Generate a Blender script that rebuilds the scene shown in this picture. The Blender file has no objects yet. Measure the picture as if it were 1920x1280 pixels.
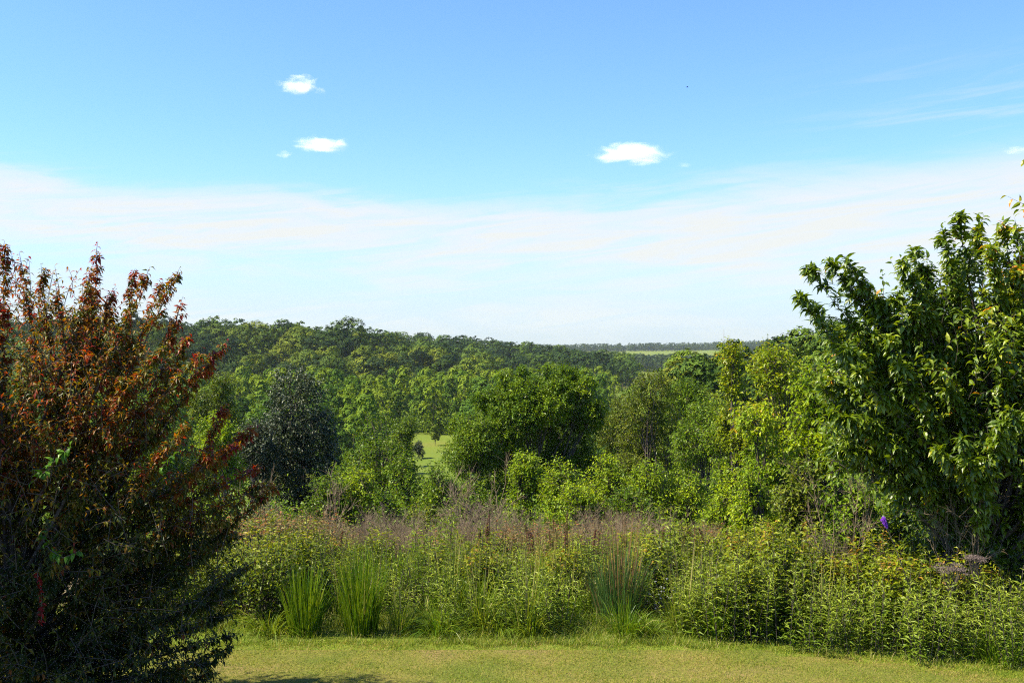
import bpy, math
import numpy as np
from math import radians as R

# ------------------------------------------------------------------ camera, world, sun, exposure
sc = bpy.context.scene
COL = sc.collection
F = 2059.0                     # focal length in pixels of a 1920 wide frame
HZ = 655.0                     # row of the horizon
EYE = 3.2
cam = bpy.data.cameras.new('camera'); camo = bpy.data.objects.new('camera', cam); COL.objects.link(camo)
cam.sensor_width = 36.0; cam.lens = 36.0 * F / 1920.0
cam.clip_start = 0.1; cam.clip_end = 30000
camo.location = (0, 0, EYE); camo.rotation_euler = (R(90) + math.atan((HZ - 640) / F), 0, 0)
sc.camera = camo
sc.view_settings.view_transform = 'Standard'; sc.view_settings.look = 'None'
sc.view_settings.gamma = 1.0; sc.view_settings.exposure = 1.55
SUN_EL, SUN_AZ = 50.0, -100.0    # azimuth measured from +Y towards +X
SUN_STRENGTH, SKY_STRENGTH = 5.0, 0.11
sun = bpy.data.lights.new('sun', 'SUN'); suno = bpy.data.objects.new('sun', sun); COL.objects.link(suno)
sun.energy = SUN_STRENGTH; sun.angle = R(0.5); sun.color = (1.0, 0.90, 0.70)
suno.rotation_euler = (R(90 - SUN_EL), 0, R(180 - SUN_AZ))
cy = sc.cycles
cy.max_bounces = 6; cy.diffuse_bounces = 3; cy.glossy_bounces = 2; cy.transmission_bounces = 4
cy.volume_bounces = 3; cy.transparent_max_bounces = 8
cy.use_denoising = False; cy.denoiser = 'OPENIMAGEDENOISE'; cy.denoising_input_passes = 'RGB_ALBEDO_NORMAL'; cy.denoising_prefilter = 'ACCURATE'
cy.caustics_reflective = False; cy.caustics_refractive = False
cy.use_adaptive_sampling = False
cy.sample_clamp_indirect = 6
cy.filter_width = 1.1


HAZE = 0.00006

class NG:
    """tiny node-tree helper"""
    def __init__(s, nt):
        s.nt = nt; s.n = nt.nodes; s.l = nt.links
    def add(s, t, **kw):
        n = s.n.new(t)
        for k, v in kw.items(): setattr(n, k, v)
        return n
    def put(s, sock, v):
        if hasattr(v, 'is_output'): s.l.new(v, sock)
        else: sock.default_value = v
    def m(s, op, a, b=0.0, c=0.0, clamp=False):
        n = s.add('ShaderNodeMath', operation=op, use_clamp=clamp)
        s.put(n.inputs[0], a); s.put(n.inputs[1], b); s.put(n.inputs[2], c)
        return n.outputs[0]
    def ss(s, v, a, b, lo=0.0, hi=1.0):
        n = s.add('ShaderNodeMapRange', interpolation_type='SMOOTHSTEP')
        s.put(n.inputs[0], v); s.put(n.inputs[1], a); s.put(n.inputs[2], b); s.put(n.inputs[3], lo); s.put(n.inputs[4], hi)
        return n.outputs[0]
    def vec(s, x, y, z):
        n = s.add('ShaderNodeCombineXYZ')
        s.put(n.inputs[0], x); s.put(n.inputs[1], y); s.put(n.inputs[2], z)
        return n.outputs[0]
    def noise(s, v, scale, detail=4.0, rough=0.55, dist=0.0):
        n = s.add('ShaderNodeTexNoise'); s.put(n.inputs['Vector'], v)
        n.inputs['Scale'].default_value = scale; n.inputs['Detail'].default_value = detail
        n.inputs['Roughness'].default_value = rough; n.inputs['Distortion'].default_value = dist
        return n.outputs['Fac']
    def mix(s, f, a, b, mode='MIX'):
        n = s.add('ShaderNodeMix', data_type='RGBA', blend_type=mode)
        s.put(n.inputs[0], f); s.put(n.inputs[6], a); s.put(n.inputs[7], b)
        return n.outputs[2]
    def ramp(s, f, stops):
        n = s.add('ShaderNodeValToRGB'); s.put(n.inputs[0], f)
        e = n.color_ramp.elements
        while len(e) < len(stops): e.new(0.5)
        for el, (p, c) in zip(e, stops):
            el.position = p; el.color = (*c, 1)
        return n.outputs[0]


def build_world():
    w = bpy.data.worlds.new('World'); sc.world = w; w.use_nodes = True
    g = NG(w.node_tree); g.n.clear()
    sky = g.add('ShaderNodeTexSky', sky_type='NISHITA')
    sky.sun_disc = False; sky.sun_elevation = R(SUN_EL); sky.sun_rotation = R(SUN_AZ)
    sky.altitude = 250; sky.air_density = 1.0; sky.dust_density = 0.3; sky.ozone_density = 1.6
    tc = g.add('ShaderNodeTexCoord')
    sep = g.add('ShaderNodeSeparateXYZ'); g.l.new(tc.outputs['Generated'], sep.inputs[0])
    x, y, z = sep.outputs
    hor = g.m('SQRT', g.m('ADD', g.m('MULTIPLY', x, x), g.m('MULTIPLY', y, y)))
    az = g.m('ARCTAN2', x, y)                       # radians right of the view direction
    el = g.m('ARCTAN2', z, hor)                     # radians above the horizon
    # thin cirrus sheet: streaks drawn out sideways
    v1 = g.vec(g.m('MULTIPLY', az, 2.2), g.m('ADD', g.m('MULTIPLY', el, 11.0), g.m('MULTIPLY', az, 1.3)), 3.7)
    n1 = g.noise(v1, 1.6, 7.0, 0.58, 0.5)
    v2 = g.vec(g.m('MULTIPLY', az, 4.0), g.m('ADD', g.m('MULTIPLY', el, 46.0), g.m('MULTIPLY', az, -5.0)), 9.1)
    n2 = g.noise(v2, 1.7, 6.0, 0.6, 0.8)
    wob = g.m('MULTIPLY', g.m('SUBTRACT', n1, 0.5), 0.07)
    wob = g.m('ADD', wob, g.m('MULTIPLY', g.m('SUBTRACT', n2, 0.5), 0.050))
    e2 = g.m('ADD', el, wob)
    # upper limit of the sheet: high at both sides, lower in the middle
    top = g.m('ADD', 0.139, g.m('MULTIPLY', g.m('MULTIPLY', g.m('ADD', az, 0.06), g.m('ADD', az, 0.06)), 0.10))
    up = g.ss(g.m('SUBTRACT', e2, top), -0.022, 0.012, 1.0, 0.0)
    # the dense upper band, then thinner veil below
    cen = g.m('ADD', g.m('SUBTRACT', 0.104, g.m('MULTIPLY', az, 0.02)), g.m('MULTIPLY', g.m('MULTIPLY', az, az), 0.09))
    wid = g.ss(az, -0.45, 0.35, 0.030, 0.066)
    band = g.m('ABSOLUTE', g.m('SUBTRACT', e2, cen))
    dens = g.ss(g.m('DIVIDE', band, wid), 0.30, 1.2, 0.97, 0.0)
    veil = g.ss(n1, 0.38, 0.62, 0.0, 1.0)
    cir = g.m('MULTIPLY', up, g.m('MAXIMUM', g.m('MULTIPLY', dens, g.ss(n2, 0.30, 0.62, 0.5, 1.0)), g.m('MULTIPLY', g.m('MULTIPLY', veil, g.ss(n2, 0.38, 0.58, 0.15, 1.0)), 0.62)))
    # faint high wisps on the right
    wr = g.m('MULTIPLY', g.ss(az, 0.15, 0.45, 0.0, 0.35), g.ss(g.m('ABSOLUTE', g.m('SUBTRACT', el, 0.20)), 0.0, 0.07, 1.0, 0.0))
    cir = g.m('ADD', cir, g.m('MULTIPLY', wr, g.ss(n2, 0.45, 0.75, 0.0, 1.0)), clamp=True)
    front = g.ss(g.m('ABSOLUTE', az), 0.8, 1.8, 1.0, 0.08)
    cir = g.m('MULTIPLY', cir, front)
    # pale air towards the horizon
    low = g.m('POWER', g.ss(el, -0.03, 0.22, 1.0, 0.0), 1.5)
    front2 = g.ss(g.m('ABSOLUTE', az), 0.8, 1.8, 1.0, 0.25)
    low = g.m('MULTIPLY', low, front2)
    col = g.mix(1.0, sky.outputs[0], (*SKY_TINT, 1), 'MULTIPLY')
    col = g.mix(low, col, (*AIR, 1))
    col = g.mix(cir, col, (*CIRRUS, 1))
    bg = g.add('ShaderNodeBackground'); g.l.new(col, bg.inputs[0]); bg.inputs[1].default_value = SKY_STRENGTH
    out = g.add('ShaderNodeOutputWorld'); g.l.new(bg.outputs[0], out.inputs[0])

SKY_TINT = (0.44, 0.61, 0.98)
AIR = (2.1, 2.38, 2.46)
CIRRUS = (2.76, 2.84, 2.74)
build_world()

# ------------------------------------------------------------------ helpers
def tag(o, label=None, cat=None, group=None, kind=None):
    if label: o['label'] = label
    if cat: o['category'] = cat
    if group: o['group'] = group
    if kind: o['kind'] = kind
    return o

def px(xp, yp, d):
    """world point seen at pixel (xp, yp) of the 1920x1280 frame at depth d"""
    return np.array([(xp - 960) / F * d, d, EYE + (HZ - yp) / F * d])

def sstep(a, b, x):
    t = np.clip((x - a) / (b - a), 0, 1); return t * t * (3 - 2 * t)

def norm(v):
    return v / np.maximum(np.linalg.norm(v, axis=-1, keepdims=True), 1e-9)

class Acc:
    """collects vertices and faces (tri / quad) with a per-face value and material, builds one mesh"""
    def __init__(s):
        s.V = []; s.F3 = []; s.F4 = []; s.n = 0
    def add(s, V, F, v=None, mat=0):
        V = np.asarray(V, float).reshape(-1, 3); F = np.asarray(F, int)
        v = np.zeros(len(F)) if v is None else np.broadcast_to(v, (len(F),))
        (s.F3 if F.shape[1] == 3 else s.F4).append((F + s.n, v, np.full(len(F), mat)))
        s.V.append(V); s.n += len(V)
    def addv(s, V):
        b = s.n; s.V.append(V); s.n += len(V); return b
    def merge(s, o, M=None, T=None, shift=None):
        b = s.n
        V = np.concatenate(o.V)
        if M is not None: V = V @ M.T
        if T is not None: V = V + T
        s.V.append(V); s.n += len(V)
        for A, B in ((o.F3, s.F3), (o.F4, s.F4)):
            for f, v, m in A: B.append((f + b, np.clip(v * 0.5 + (shift - .25), 0, 1) if shift is not None else v, m))
    def mesh(s, name, mats, smooth=False):
        me = bpy.data.meshes.new(name)
        V = np.concatenate(s.V); me.vertices.add(len(V)); me.vertices.foreach_set('co', V.astype(np.float32).ravel())
        loops = []; tot = []; val = []; mi = []
        for A, k in ((s.F3, 3), (s.F4, 4)):
            for f, v, m in A:
                loops.append(f.ravel()); tot.append(np.full(len(f), k)); val.append(v); mi.append(m)
        loops = np.concatenate(loops); tot = np.concatenate(tot); val = np.concatenate(val); mi = np.concatenate(mi)
        me.loops.add(len(loops)); me.loops.foreach_set('vertex_index', loops.astype(np.int32))
        me.polygons.add(len(tot)); st = np.concatenate([[0], np.cumsum(tot)[:-1]])
        me.polygons.foreach_set('loop_start', st.astype(np.int32))
        me.polygons.foreach_set('material_index', mi.astype(np.int32))
        me.update(calc_edges=True)
        if smooth: me.polygons.foreach_set('use_smooth', np.ones(len(tot), bool))
        else: me.polygons.foreach_set('use_smooth', np.zeros(len(tot), bool))
        a = me.attributes.new('v', 'FLOAT', 'FACE'); a.data.foreach_set('value', val.astype(np.float32))
        for m in (mats if isinstance(mats, (list, tuple)) else [mats]): me.materials.append(m)
        return me

def obj(name, acc, mats, parent=None, smooth=False, loc=None, col=None):
    me = acc if isinstance(acc, bpy.types.Mesh) else acc.mesh(name, mats, smooth)
    o = bpy.data.objects.new(name, me); COL.objects.link(o)
    if parent is not None: o.parent = parent
    if loc is not None: o.location = tuple(float(q) for q in loc)
    return o

def empty(name, loc, rz=0.0, s=1.0):
    o = bpy.data.objects.new(name, None); COL.objects.link(o); o.empty_display_size = 0.2
    o.location = tuple(float(q) for q in loc); o.rotation_euler = (0, 0, rz); o.scale = (s, s, s) if not isinstance(s, (tuple, list)) else s
    return o

def dup(root, loc, rz=0.0, s=1.0):
    r = root.copy(); COL.objects.link(r)
    r.location = tuple(float(q) for q in loc); r.rotation_euler = (0, 0, rz)
    r.scale = (s, s, s) if not isinstance(s, (tuple, list)) else s
    for ch in list(root.children):
        c = ch.copy(); COL.objects.link(c); c.parent = r
    return r

# leaf templates: (along, across, up)
T4 = (np.array([(0, 0, 0), (.42, -.5, 0.05), (1, 0, -.12), (.42, .5, 0.05)]), [], [(0, 1, 2, 3)])
T5 = (np.array([(0, 0, 0), (.42, -.5, .12), (.5, 0, .02), (.42, .5, .12), (1, 0, -.2)]),
      [(0, 1, 2), (0, 2, 3), (1, 4, 2), (2, 4, 3)], [])
T8 = (np.array([(0, 0, 0), (.28, -.46, .10), (.30, 0, .03), (.28, .46, .10),
                (.62, -.40, .02), (.64, 0, -.04), (.62, .40, .02), (1, 0, -.32)]),
      [(0, 1, 2), (0, 2, 3), (4, 7, 5), (5, 7, 6)], [(1, 4, 5, 2), (2, 5, 6, 3)])

def leaves(acc, P, D, N, L, W, v, tmpl=T4, mat=0):
    P = np.asarray(P); n = len(P)
    if n == 0: return
    D = norm(D); N = norm(N - (N * D).sum(1, keepdims=True) * D); S = np.cross(D, N)
    L = np.broadcast_to(L, (n,)); W = np.broadcast_to(W, (n,)); v = np.broadcast_to(v, (n,))
    tv, t3, t4 = tmpl; k = len(tv)
    V = (P[:, None] + (D[:, None] * tv[None, :, 0:1] + N[:, None] * tv[None, :, 2:3]) * L[:, None, None]
         + S[:, None] * tv[None, :, 1:2] * W[:, None, None]).reshape(-1, 3)
    b = acc.addv(V); base = b + np.arange(n)[:, None, None] * k
    for t, dst in ((t3, acc.F3), (t4, acc.F4)):
        if t:
            f = (base + np.array(t)[None]).reshape(-1, len(t[0]))
            dst.append((f, np.repeat(v, len(t)), np.full(len(f), mat)))

def tubes(acc, P, Rr, sides=4, mat=0, v=0.5):
    """P (n,k,3) polylines with radii Rr (n,k)"""
    P = np.asarray(P, float); n, k, _ = P.shape; Rr = np.broadcast_to(Rr, (n, k))
    T = np.gradient(P, axis=1); T = norm(T)
    ref = np.where(np.abs(T[..., 2:3]) > 0.9, np.array([1.0, 0, 0]), np.array([0, 0, 1.0]))
    ref = np.broadcast_to(ref[:, :1], T.shape)
    A = norm(np.cross(T, ref)); B = np.cross(T, A)
    an = np.arange(sides) * 2 * np.pi / sides
    V = P[:, :, None] + Rr[:, :, None, None] * (A[:, :, None] * np.cos(an)[:, None] + B[:, :, None] * np.sin(an)[:, None])
    b = acc.addv(V.reshape(-1, 3))
    i = np.arange(n)[:, None, None] * k * sides; j = np.arange(k - 1)[None, :, None] * sides; s = np.arange(sides)[None, None, :]
    s2 = (s + 1) % sides
    f = np.stack([i + j + s, i + j + s2, i + j + sides + s2, i + j + sides + s], -1).reshape(-1, 4) + b
    acc.F4.append((f, np.full(len(f), v), np.full(len(f), mat)))

def bez(A, C, B, k):
    t = np.linspace(0, 1, k)[None, :, None]
    return (1 - t) ** 2 * A[:, None] + 2 * t * (1 - t) * C[:, None] + t ** 2 * B[:, None]

def shoots(rng, la, wa, A, B, m, L, W, tmpl=T5, droop=0.5, along=0.5, rad=0.006, sag=0.0, t0=0.1, v=None, jl=0.25, dark=None):
    """twigs from A to B carrying m leaves each"""
    n = len(A)
    if n == 0: return
    ln = np.linalg.norm(B - A, axis=1, keepdims=True)
    C = (A + B) / 2 + rng.normal(0, .10, (n, 3)) * ln + np.array([0, 0, 1]) * sag * ln
    if wa is not None:
        tubes(wa, bez(A, C, B, 4), rad * np.array([1, .8, .6, .25])[None] * np.ones((n, 1)), 3)
    t = t0 + (1 - t0) * (np.arange(m)[None] + rng.uniform(0, 1, (n, m))) / m; t[:, -1] = 1.0
    tt = t[..., None]
    P = (1 - tt) ** 2 * A[:, None] + 2 * tt * (1 - tt) * C[:, None] + tt ** 2 * B[:, None]
    T = norm(2 * (1 - tt) * (C - A)[:, None] + 2 * tt * (B - C)[:, None])
    up = np.array([0, 0, 1.0])
    s1 = norm(np.cross(T, up + rng.normal(0, .05, T.shape))); s2 = np.cross(s1, T)
    ph = (np.arange(m)[None] * 2.4 + rng.uniform(0, 6.28, (n, 1)) + rng.normal(0, .3, (n, m)))[..., None]
    side = s1 * np.cos(ph) + s2 * np.sin(ph)
    D = side + T * along - up * droop * rng.uniform(.4, 1.5, (n, m, 1)) + rng.normal(0, .18, (n, m, 3))
    Nn = up * 1.0 + side * .35 + rng.normal(0, .38, (n, m, 3))
    Ls = L * rng.uniform(1 - jl, 1 + jl, (n, m)) * (1.0 - 0.25 * np.clip(t, 0, 1) ** 3)
    vv = np.clip(rng.uniform(0, 1, (n, m)) if v is None else v[:, None] + rng.normal(0, .16, (n, m)), 0, 1)
    leaves(la, P.reshape(-1, 3), D.reshape(-1, 3), Nn.reshape(-1, 3), Ls.ravel(), Ls.ravel() * W / L, vv.ravel(), tmpl)

def blades(rng, acc, P, D, ln, w, bend=0.5, k=5, v=None, mat=0):
    """grass blades: ribbons leaving P along D and arching over"""
    n = len(P); D = norm(D)
    h = D * np.array([1, 1, 0]); h = norm(h + rng.normal(0, .05, (n, 3)) * np.array([1, 1, 0]))
    t = np.linspace(0, 1, k)
    ln = np.broadcast_to(ln, (n,))[:, None, None]; bd = np.broadcast_to(bend, (n,))[:, None, None]
    tt = t[None, :, None]
    C = P[:, None] + ln * (D[:, None] * tt + h[:, None] * bd * 0.6 * tt ** 2.2 - np.array([0, 0, 1.0]) * bd * 0.75 * tt ** 3)
    side = norm(np.cross(h, [0, 0, 1.0]) + rng.normal(0, .45, (n, 3)))
    ww = np.broadcast_to(w, (n,))[:, None, None] * np.array([.7, 1, .95, .7, .08] if k == 5 else np.linspace(1, .1, k))[None, :, None]
    V = np.stack([C - side[:, None] * ww / 2, C + side[:, None] * ww / 2], 2).reshape(-1, 3)
    b = acc.addv(V); i = np.arange(n)[:, None] * 2 * k + np.arange(k - 1)[None] * 2
    f = np.stack([i, i + 1, i + 3, i + 2], -1).reshape(-1, 4) + b
    vv = rng.uniform(0, 1, n) if v is None else np.broadcast_to(v, (n,))
    acc.F4.append((f, np.repeat(vv, k - 1), np.full(len(f), mat)))

# ------------------------------------------------------------------ materials
def leaf_mat(name, stops, trans=0.35, tcol=None, rough=0.6, spec=0.14, objvar=0.0, patch=0.0):
    m = bpy.data.materials.new(name); m.use_nodes = True; g = NG(m.node_tree); g.n.clear()
    at = g.add('ShaderNodeAttribute', attribute_name='v'); f = at.outputs['Fac']
    if objvar:
        oi = g.add('ShaderNodeObjectInfo')
        f = g.m('ADD', f, g.m('MULTIPLY', g.m('SUBTRACT', oi.outputs['Random'], 0.5), objvar), clamp=True)
    if patch:
        tc = g.add('ShaderNodeTexCoord')
        f = g.m('ADD', f, g.m('MULTIPLY', g.m('SUBTRACT', g.noise(tc.outputs['Object'], patch, 4.0, .7), 0.5), 2.0), clamp=True)
    c = g.ramp(f, stops)
    p = g.add('ShaderNodeBsdfPrincipled'); g.l.new(c, p.inputs['Base Color'])
    p.inputs['Roughness'].default_value = rough; p.inputs['Specular IOR Level'].default_value = spec
    t = g.add('ShaderNodeBsdfTranslucent')
    g.l.new(g.mix(1.0, c, (*(tcol or (1.5, 1.4, 0.5)), 1), 'MULTIPLY'), t.inputs[0])
    mx = g.add('ShaderNodeMixShader'); mx.inputs[0].default_value = trans
    g.l.new(p.outputs[0], mx.inputs[1]); g.l.new(t.outputs[0], mx.inputs[2])
    o = g.add('ShaderNodeOutputMaterial'); g.l.new(mx.outputs[0], o.inputs[0])
    return m

def bark_mat(name, a, b, scale=18.0):
    m = bpy.data.materials.new(name); m.use_nodes = True; g = NG(m.node_tree); p = g.n['Principled BSDF']
    tc = g.add('ShaderNodeTexCoord'); n = g.noise(tc.outputs['Object'], scale, 5.0, .65)
    g.l.new(g.ramp(n, [(.3, a), (.7, b)]), p.inputs['Base Color'])
    p.inputs['Roughness'].default_value = .9; p.inputs['Specular IOR Level'].default_value = .2
    bu = g.add('ShaderNodeBump'); bu.inputs['Strength'].default_value = .6; g.l.new(n, bu.inputs['Height']); g.l.new(bu.outputs[0], p.inputs['Normal'])
    return m

M = {}
M['bark'] = bark_mat('bark', (.035, .026, .02), (.11, .09, .07))
M['grey_twig'] = bark_mat('grey_twig', (.10, .072, .045), (.27, .205, .13), 30)
M['red_leaf'] = leaf_mat('red_leaf', [(0, (.018, .034, .003)), (.28, (.085, .105, .006)), (.46, (.18, .12, .007)), (.64, (.21, .060, .006)), (.82, (.20, .026, .007)), (1, (.16, .012, .010))],  # darkest stop holds the painted shade of the lower leaves
                         trans=.42, tcol=(1.8, 1.4, .6), rough=.45, spec=.25)
M['pear_leaf'] = leaf_mat('pear_leaf', [(0, (.035, .075, .003)), (.5, (.115, .175, .005)), (.85, (.215, .26, .007)), (.98, (.26, .24, .008)), (1, (.5, .2, .01))],
                          trans=.38, rough=.42, spec=.5)
M['yellow_leaf'] = leaf_mat('yellow_leaf', [(0, (.07, .12, .004)), (.5, (.165, .215, .005)), (.93, (.28, .29, .006)), (1, (.40, .24, .010))], trans=.35, rough=.38)
M['bright_leaf'] = leaf_mat('bright_leaf', [(0, (.035, .085, .004)), (.6, (.085, .145, .005)), (1, (.15, .19, .008))], trans=.35, rough=.4)
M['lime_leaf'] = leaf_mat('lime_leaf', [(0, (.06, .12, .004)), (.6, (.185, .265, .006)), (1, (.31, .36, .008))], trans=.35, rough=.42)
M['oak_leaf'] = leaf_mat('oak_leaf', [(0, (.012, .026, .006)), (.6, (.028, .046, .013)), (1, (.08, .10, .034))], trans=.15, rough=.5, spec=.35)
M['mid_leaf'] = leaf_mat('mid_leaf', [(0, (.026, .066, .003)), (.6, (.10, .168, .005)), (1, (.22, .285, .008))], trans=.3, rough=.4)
M['olive_leaf'] = leaf_mat('olive_leaf', [(0, (.04, .070, .004)), (.6, (.10, .135, .007)), (1, (.19, .20, .015))], trans=.3, rough=.4)
M['hill_leaf'] = leaf_mat('hill_leaf', [(0, (.018, .042, .005)), (.35, (.040, .078, .006)), (.6, (.070, .118, .007)), (.92, (.11, .160, .008)), (1, (.13, .15, .009))], trans=.12, rough=.7, spec=.12, objvar=1.2)
M['ridge_leaf'] = leaf_mat('ridge_leaf', [(0, (.012, .030, .004)), (.35, (.026, .056, .005)), (.6, (.052, .088, .006)), (.9, (.095, .140, .007)), (1, (.14, .165, .008))], trans=.1, rough=.7, spec=.1, objvar=1.15)
M['valley_leaf'] = leaf_mat('valley_leaf', [(0, (.034, .084, .006)), (.6, (.082, .152, .008)), (1, (.15, .21, .010))], trans=.28, rough=.7, spec=.12, objvar=.9)
M['far_leaf'] = leaf_mat('far_leaf', [(0, (.022, .045, .012)), (.6, (.04, .07, .016)), (1, (.06, .09, .02))], trans=.2, rough=.6)
M['shrub_leaf'] = leaf_mat('shrub_leaf', [(0, (.035, .065, .003)), (.5, (.115, .155, .005)), (.93, (.23, .245, .009)), (1, (.26, .15, .02))], trans=.3, rough=.4, objvar=.35)
M['rust_leaf'] = leaf_mat('rust_leaf', [(0, (.05, .07, .010)), (.35, (.12, .125, .022)), (.65, (.17, .14, .05)), (.88, (.22, .13, .05)), (1, (.26, .10, .035))], trans=.3, rough=.5, objvar=.4)
M['weed_leaf'] = leaf_mat('weed_leaf', [(0, (.045, .090, .005)), (.5, (.125, .185, .013)), (1, (.26, .31, .040))], trans=.3, rough=.42, objvar=.3)
M['grass'] = leaf_mat('grass', [(0, (.03, .09, .008)), (.5, (.085, .15, .006)), (.85, (.17, .22, .012)), (1, (.28, .24, .09))], trans=.35, rough=.35)
M['rust_grass'] = leaf_mat('rust_grass', [(0, (.03, .08, .02)), (.6, (.06, .12, .03)), (.8, (.13, .08, .035)), (1, (.20, .11, .06))], trans=.25, rough=.4)
M['meadow_grass'] = leaf_mat('meadow_grass', [(0, (.05, .10, .006)), (.5, (.12, .18, .010)), (.8, (.21, .23, .02)), (1, (.34, .29, .12))], trans=.3, rough=.5)
M['lawn_blade'] = leaf_mat('lawn_blade', [(0, (.06, .11, .006)), (.4, (.14, .19, .009)), (.7, (.22, .23, .020)), (1, (.30, .22, .075))], trans=.3, rough=.65, spec=.15, patch=1.3)
M['dead'] = leaf_mat('dead', [(0, (.05, .022, .014)), (.6, (.09, .035, .02)), (1, (.16, .07, .04))], trans=.15, rough=.7)
M['straw'] = leaf_mat('straw', [(0, (.13, .10, .06)), (.6, (.22, .17, .11)), (1, (.38, .31, .22))], trans=.15, rough=.7)
M['purple'] = leaf_mat('purple', [(0, (.22, .05, .45)), (1, (.45, .14, .75))], trans=.3, tcol=(1.2, 1, 1.3), rough=.6)
M['umbel'] = leaf_mat('umbel', [(0, (.09, .065, .055)), (1, (.19, .15, .13))], trans=.2, tcol=(1, 1, 1), rough=.8)
M['white_petal'] = leaf_mat('white_petal', [(0, (.55, .5, .45)), (1, (.75, .72, .68))], trans=.3, tcol=(1, 1, 1), rough=.6)
M['vine_leaf'] = leaf_mat('vine_leaf', [(0, (.03, .09, .008)), (1, (.10, .20, .015))], trans=.3, rough=.35)
M['crimson_leaf'] = leaf_mat('crimson_leaf', [(0, (.10, .006, .005)), (1, (.26, .012, .008))], trans=.25, tcol=(1.5, 1, 1), rough=.4)
M['feather'] = bark_mat('feather', (.02, .02, .025), (.05, .045, .05))
M['metal'] = bark_mat('metal', (.30, .30, .30), (.42, .42, .42))

# ------------------------------------------------------------------ terrain
def edge(x):
    return 12.0 - 1.15 * sstep(1.5, 6.0, x) - .2 * sstep(-2, -6, x)

def gz(x, y):
    x = np.asarray(x, float); y = np.asarray(y, float)
    yy = y - edge(np.clip(x, -8, 8)) - 0.4
    z = np.interp(yy, [0, 2, 6, 8, 13, 26, 48, 68, 108, 138, 1e5], [0, -.12, -.7, -1.05, -1.85, -4.0, -7.3, -9.3, -12.0, -13.6, -14.0])
    a = x / np.maximum(y, 20.0)
    z = z + 8.2 * np.exp(-((y - 120) / 55) ** 2) * sstep(4, 30, x)
    z = z + 12.5 * np.exp(-((y - 405) / 62) ** 2) * sstep(-8, -70, x)
    hb = np.interp(a, [-.6, -.33, -.25, -.1, -.05, .02, .07, .11, .16], [20, 20.5, 17, 12.5, 11, 6, 2, 0, 0])
    z = z + hb * np.exp(-((y - 650) / 165) ** 2)
    hc = np.interp(a, [-.3, 0, .05, .09, .1, .2, .3, .5], [16, 13, 13, 14, 14.5, 17, 28, 38])
    z = z + hc * sstep(1250, 2000, y)
    z = z + .06 * np.sin(x * .7 + y * .31) * sstep(14, 24, y) + .5 * np.sin(x * .05) * np.sin(y * .043 + 1) * sstep(60, 200, y)
    return z

def ground_mat():
    m = bpy.data.materials.new('meadow_ground'); m.use_nodes = True; g = NG(m.node_tree); p = g.n['Principled BSDF']
    tc = g.add('ShaderNodeTexCoord'); P = tc.outputs['Object']
    n1 = g.noise(P, .035, 5.0, .6); n2 = g.noise(P, .9, 6.0, .7); n3 = g.noise(P, 14.0, 4.0, .7)
    c = g.ramp(n1, [(.35, (.075, .125, .008)), (.5, (.10, .14, .010)), (.62, (.12, .125, .018))])
    c = g.mix(g.ss(n2, .35, .7, 0, .6), c, (.09, .12, .018, 1))
    c = g.mix(g.ss(n3, .4, .65, 0, .30), c, (.16, .15, .045, 1))
    g.l.new(c, p.inputs['Base Color']); p.inputs['Roughness'].default_value = .95; p.inputs['Specular IOR Level'].default_value = .1
    bu = g.add('ShaderNodeBump'); bu.inputs['Strength'].default_value = .8; bu.inputs['Distance'].default_value = .25
    g.l.new(n2, bu.inputs['Height']); g.l.new(bu.outputs[0], p.inputs['Normal'])
    return m

def lawn_mat():
    m = bpy.data.materials.new('lawn_soil'); m.use_nodes = True; g = NG(m.node_tree); p = g.n['Principled BSDF']
    tc = g.add('ShaderNodeTexCoord'); P = tc.outputs['Object']
    n1 = g.noise(P, .8, 4.0, .6); n2 = g.noise(P, 25.0, 5.0, .7)
    c = g.ramp(n1, [(.35, (.09, .115, .015)), (.55, (.15, .14, .028)), (.7, (.18, .13, .055))])
    c = g.mix(g.ss(n2, .4, .65, 0, .6), c, (.06, .055, .02, 1))
    g.l.new(c, p.inputs['Base Color']); p.inputs['Roughness'].default_value = .95; p.inputs['Specular IOR Level'].default_value = .1
    bu = g.add('ShaderNodeBump'); bu.inputs['Strength'].default_value = .7; bu.inputs['Distance'].default_value = .03
    g.l.new(n2, bu.inputs['Height']); g.l.new(bu.outputs[0], p.inputs['Normal'])
    return m

def sheet(name, X, Y, zf, mat):
    XX, YY = np.meshgrid(X, Y); nx, ny = len(X), len(Y)
    V = np.stack([XX, YY, zf(XX, YY)], -1).reshape(-1, 3)
    i = np.arange(ny - 1)[:, None] * nx + np.arange(nx - 1)[None]
    Fq = np.stack([i, i + 1, i + nx + 1, i + nx], -1).reshape(-1, 4)
    a = Acc(); a.add(V, Fq); return obj(name, a, mat, smooth=True)

xs = np.sinh(np.linspace(-5.6, 5.6, 181)) * 1700 / math.sinh(5.6)
ys = np.concatenate([np.linspace(-40, 10, 12), np.linspace(10.5, 60, 100), np.geomspace(61, 2400, 170)])
tag(sheet('meadow_ground', xs, ys, gz, ground_mat()), kind='structure')
def lawnz(x, y): return gz(x, y) * 0 + .004 + np.where(y > edge(x) - .05, -.03, 0)
tag(sheet('lawn', np.linspace(-14, 14, 113), np.linspace(-8, 12.2, 82), lawnz, lawn_mat()), kind='structure')

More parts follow.
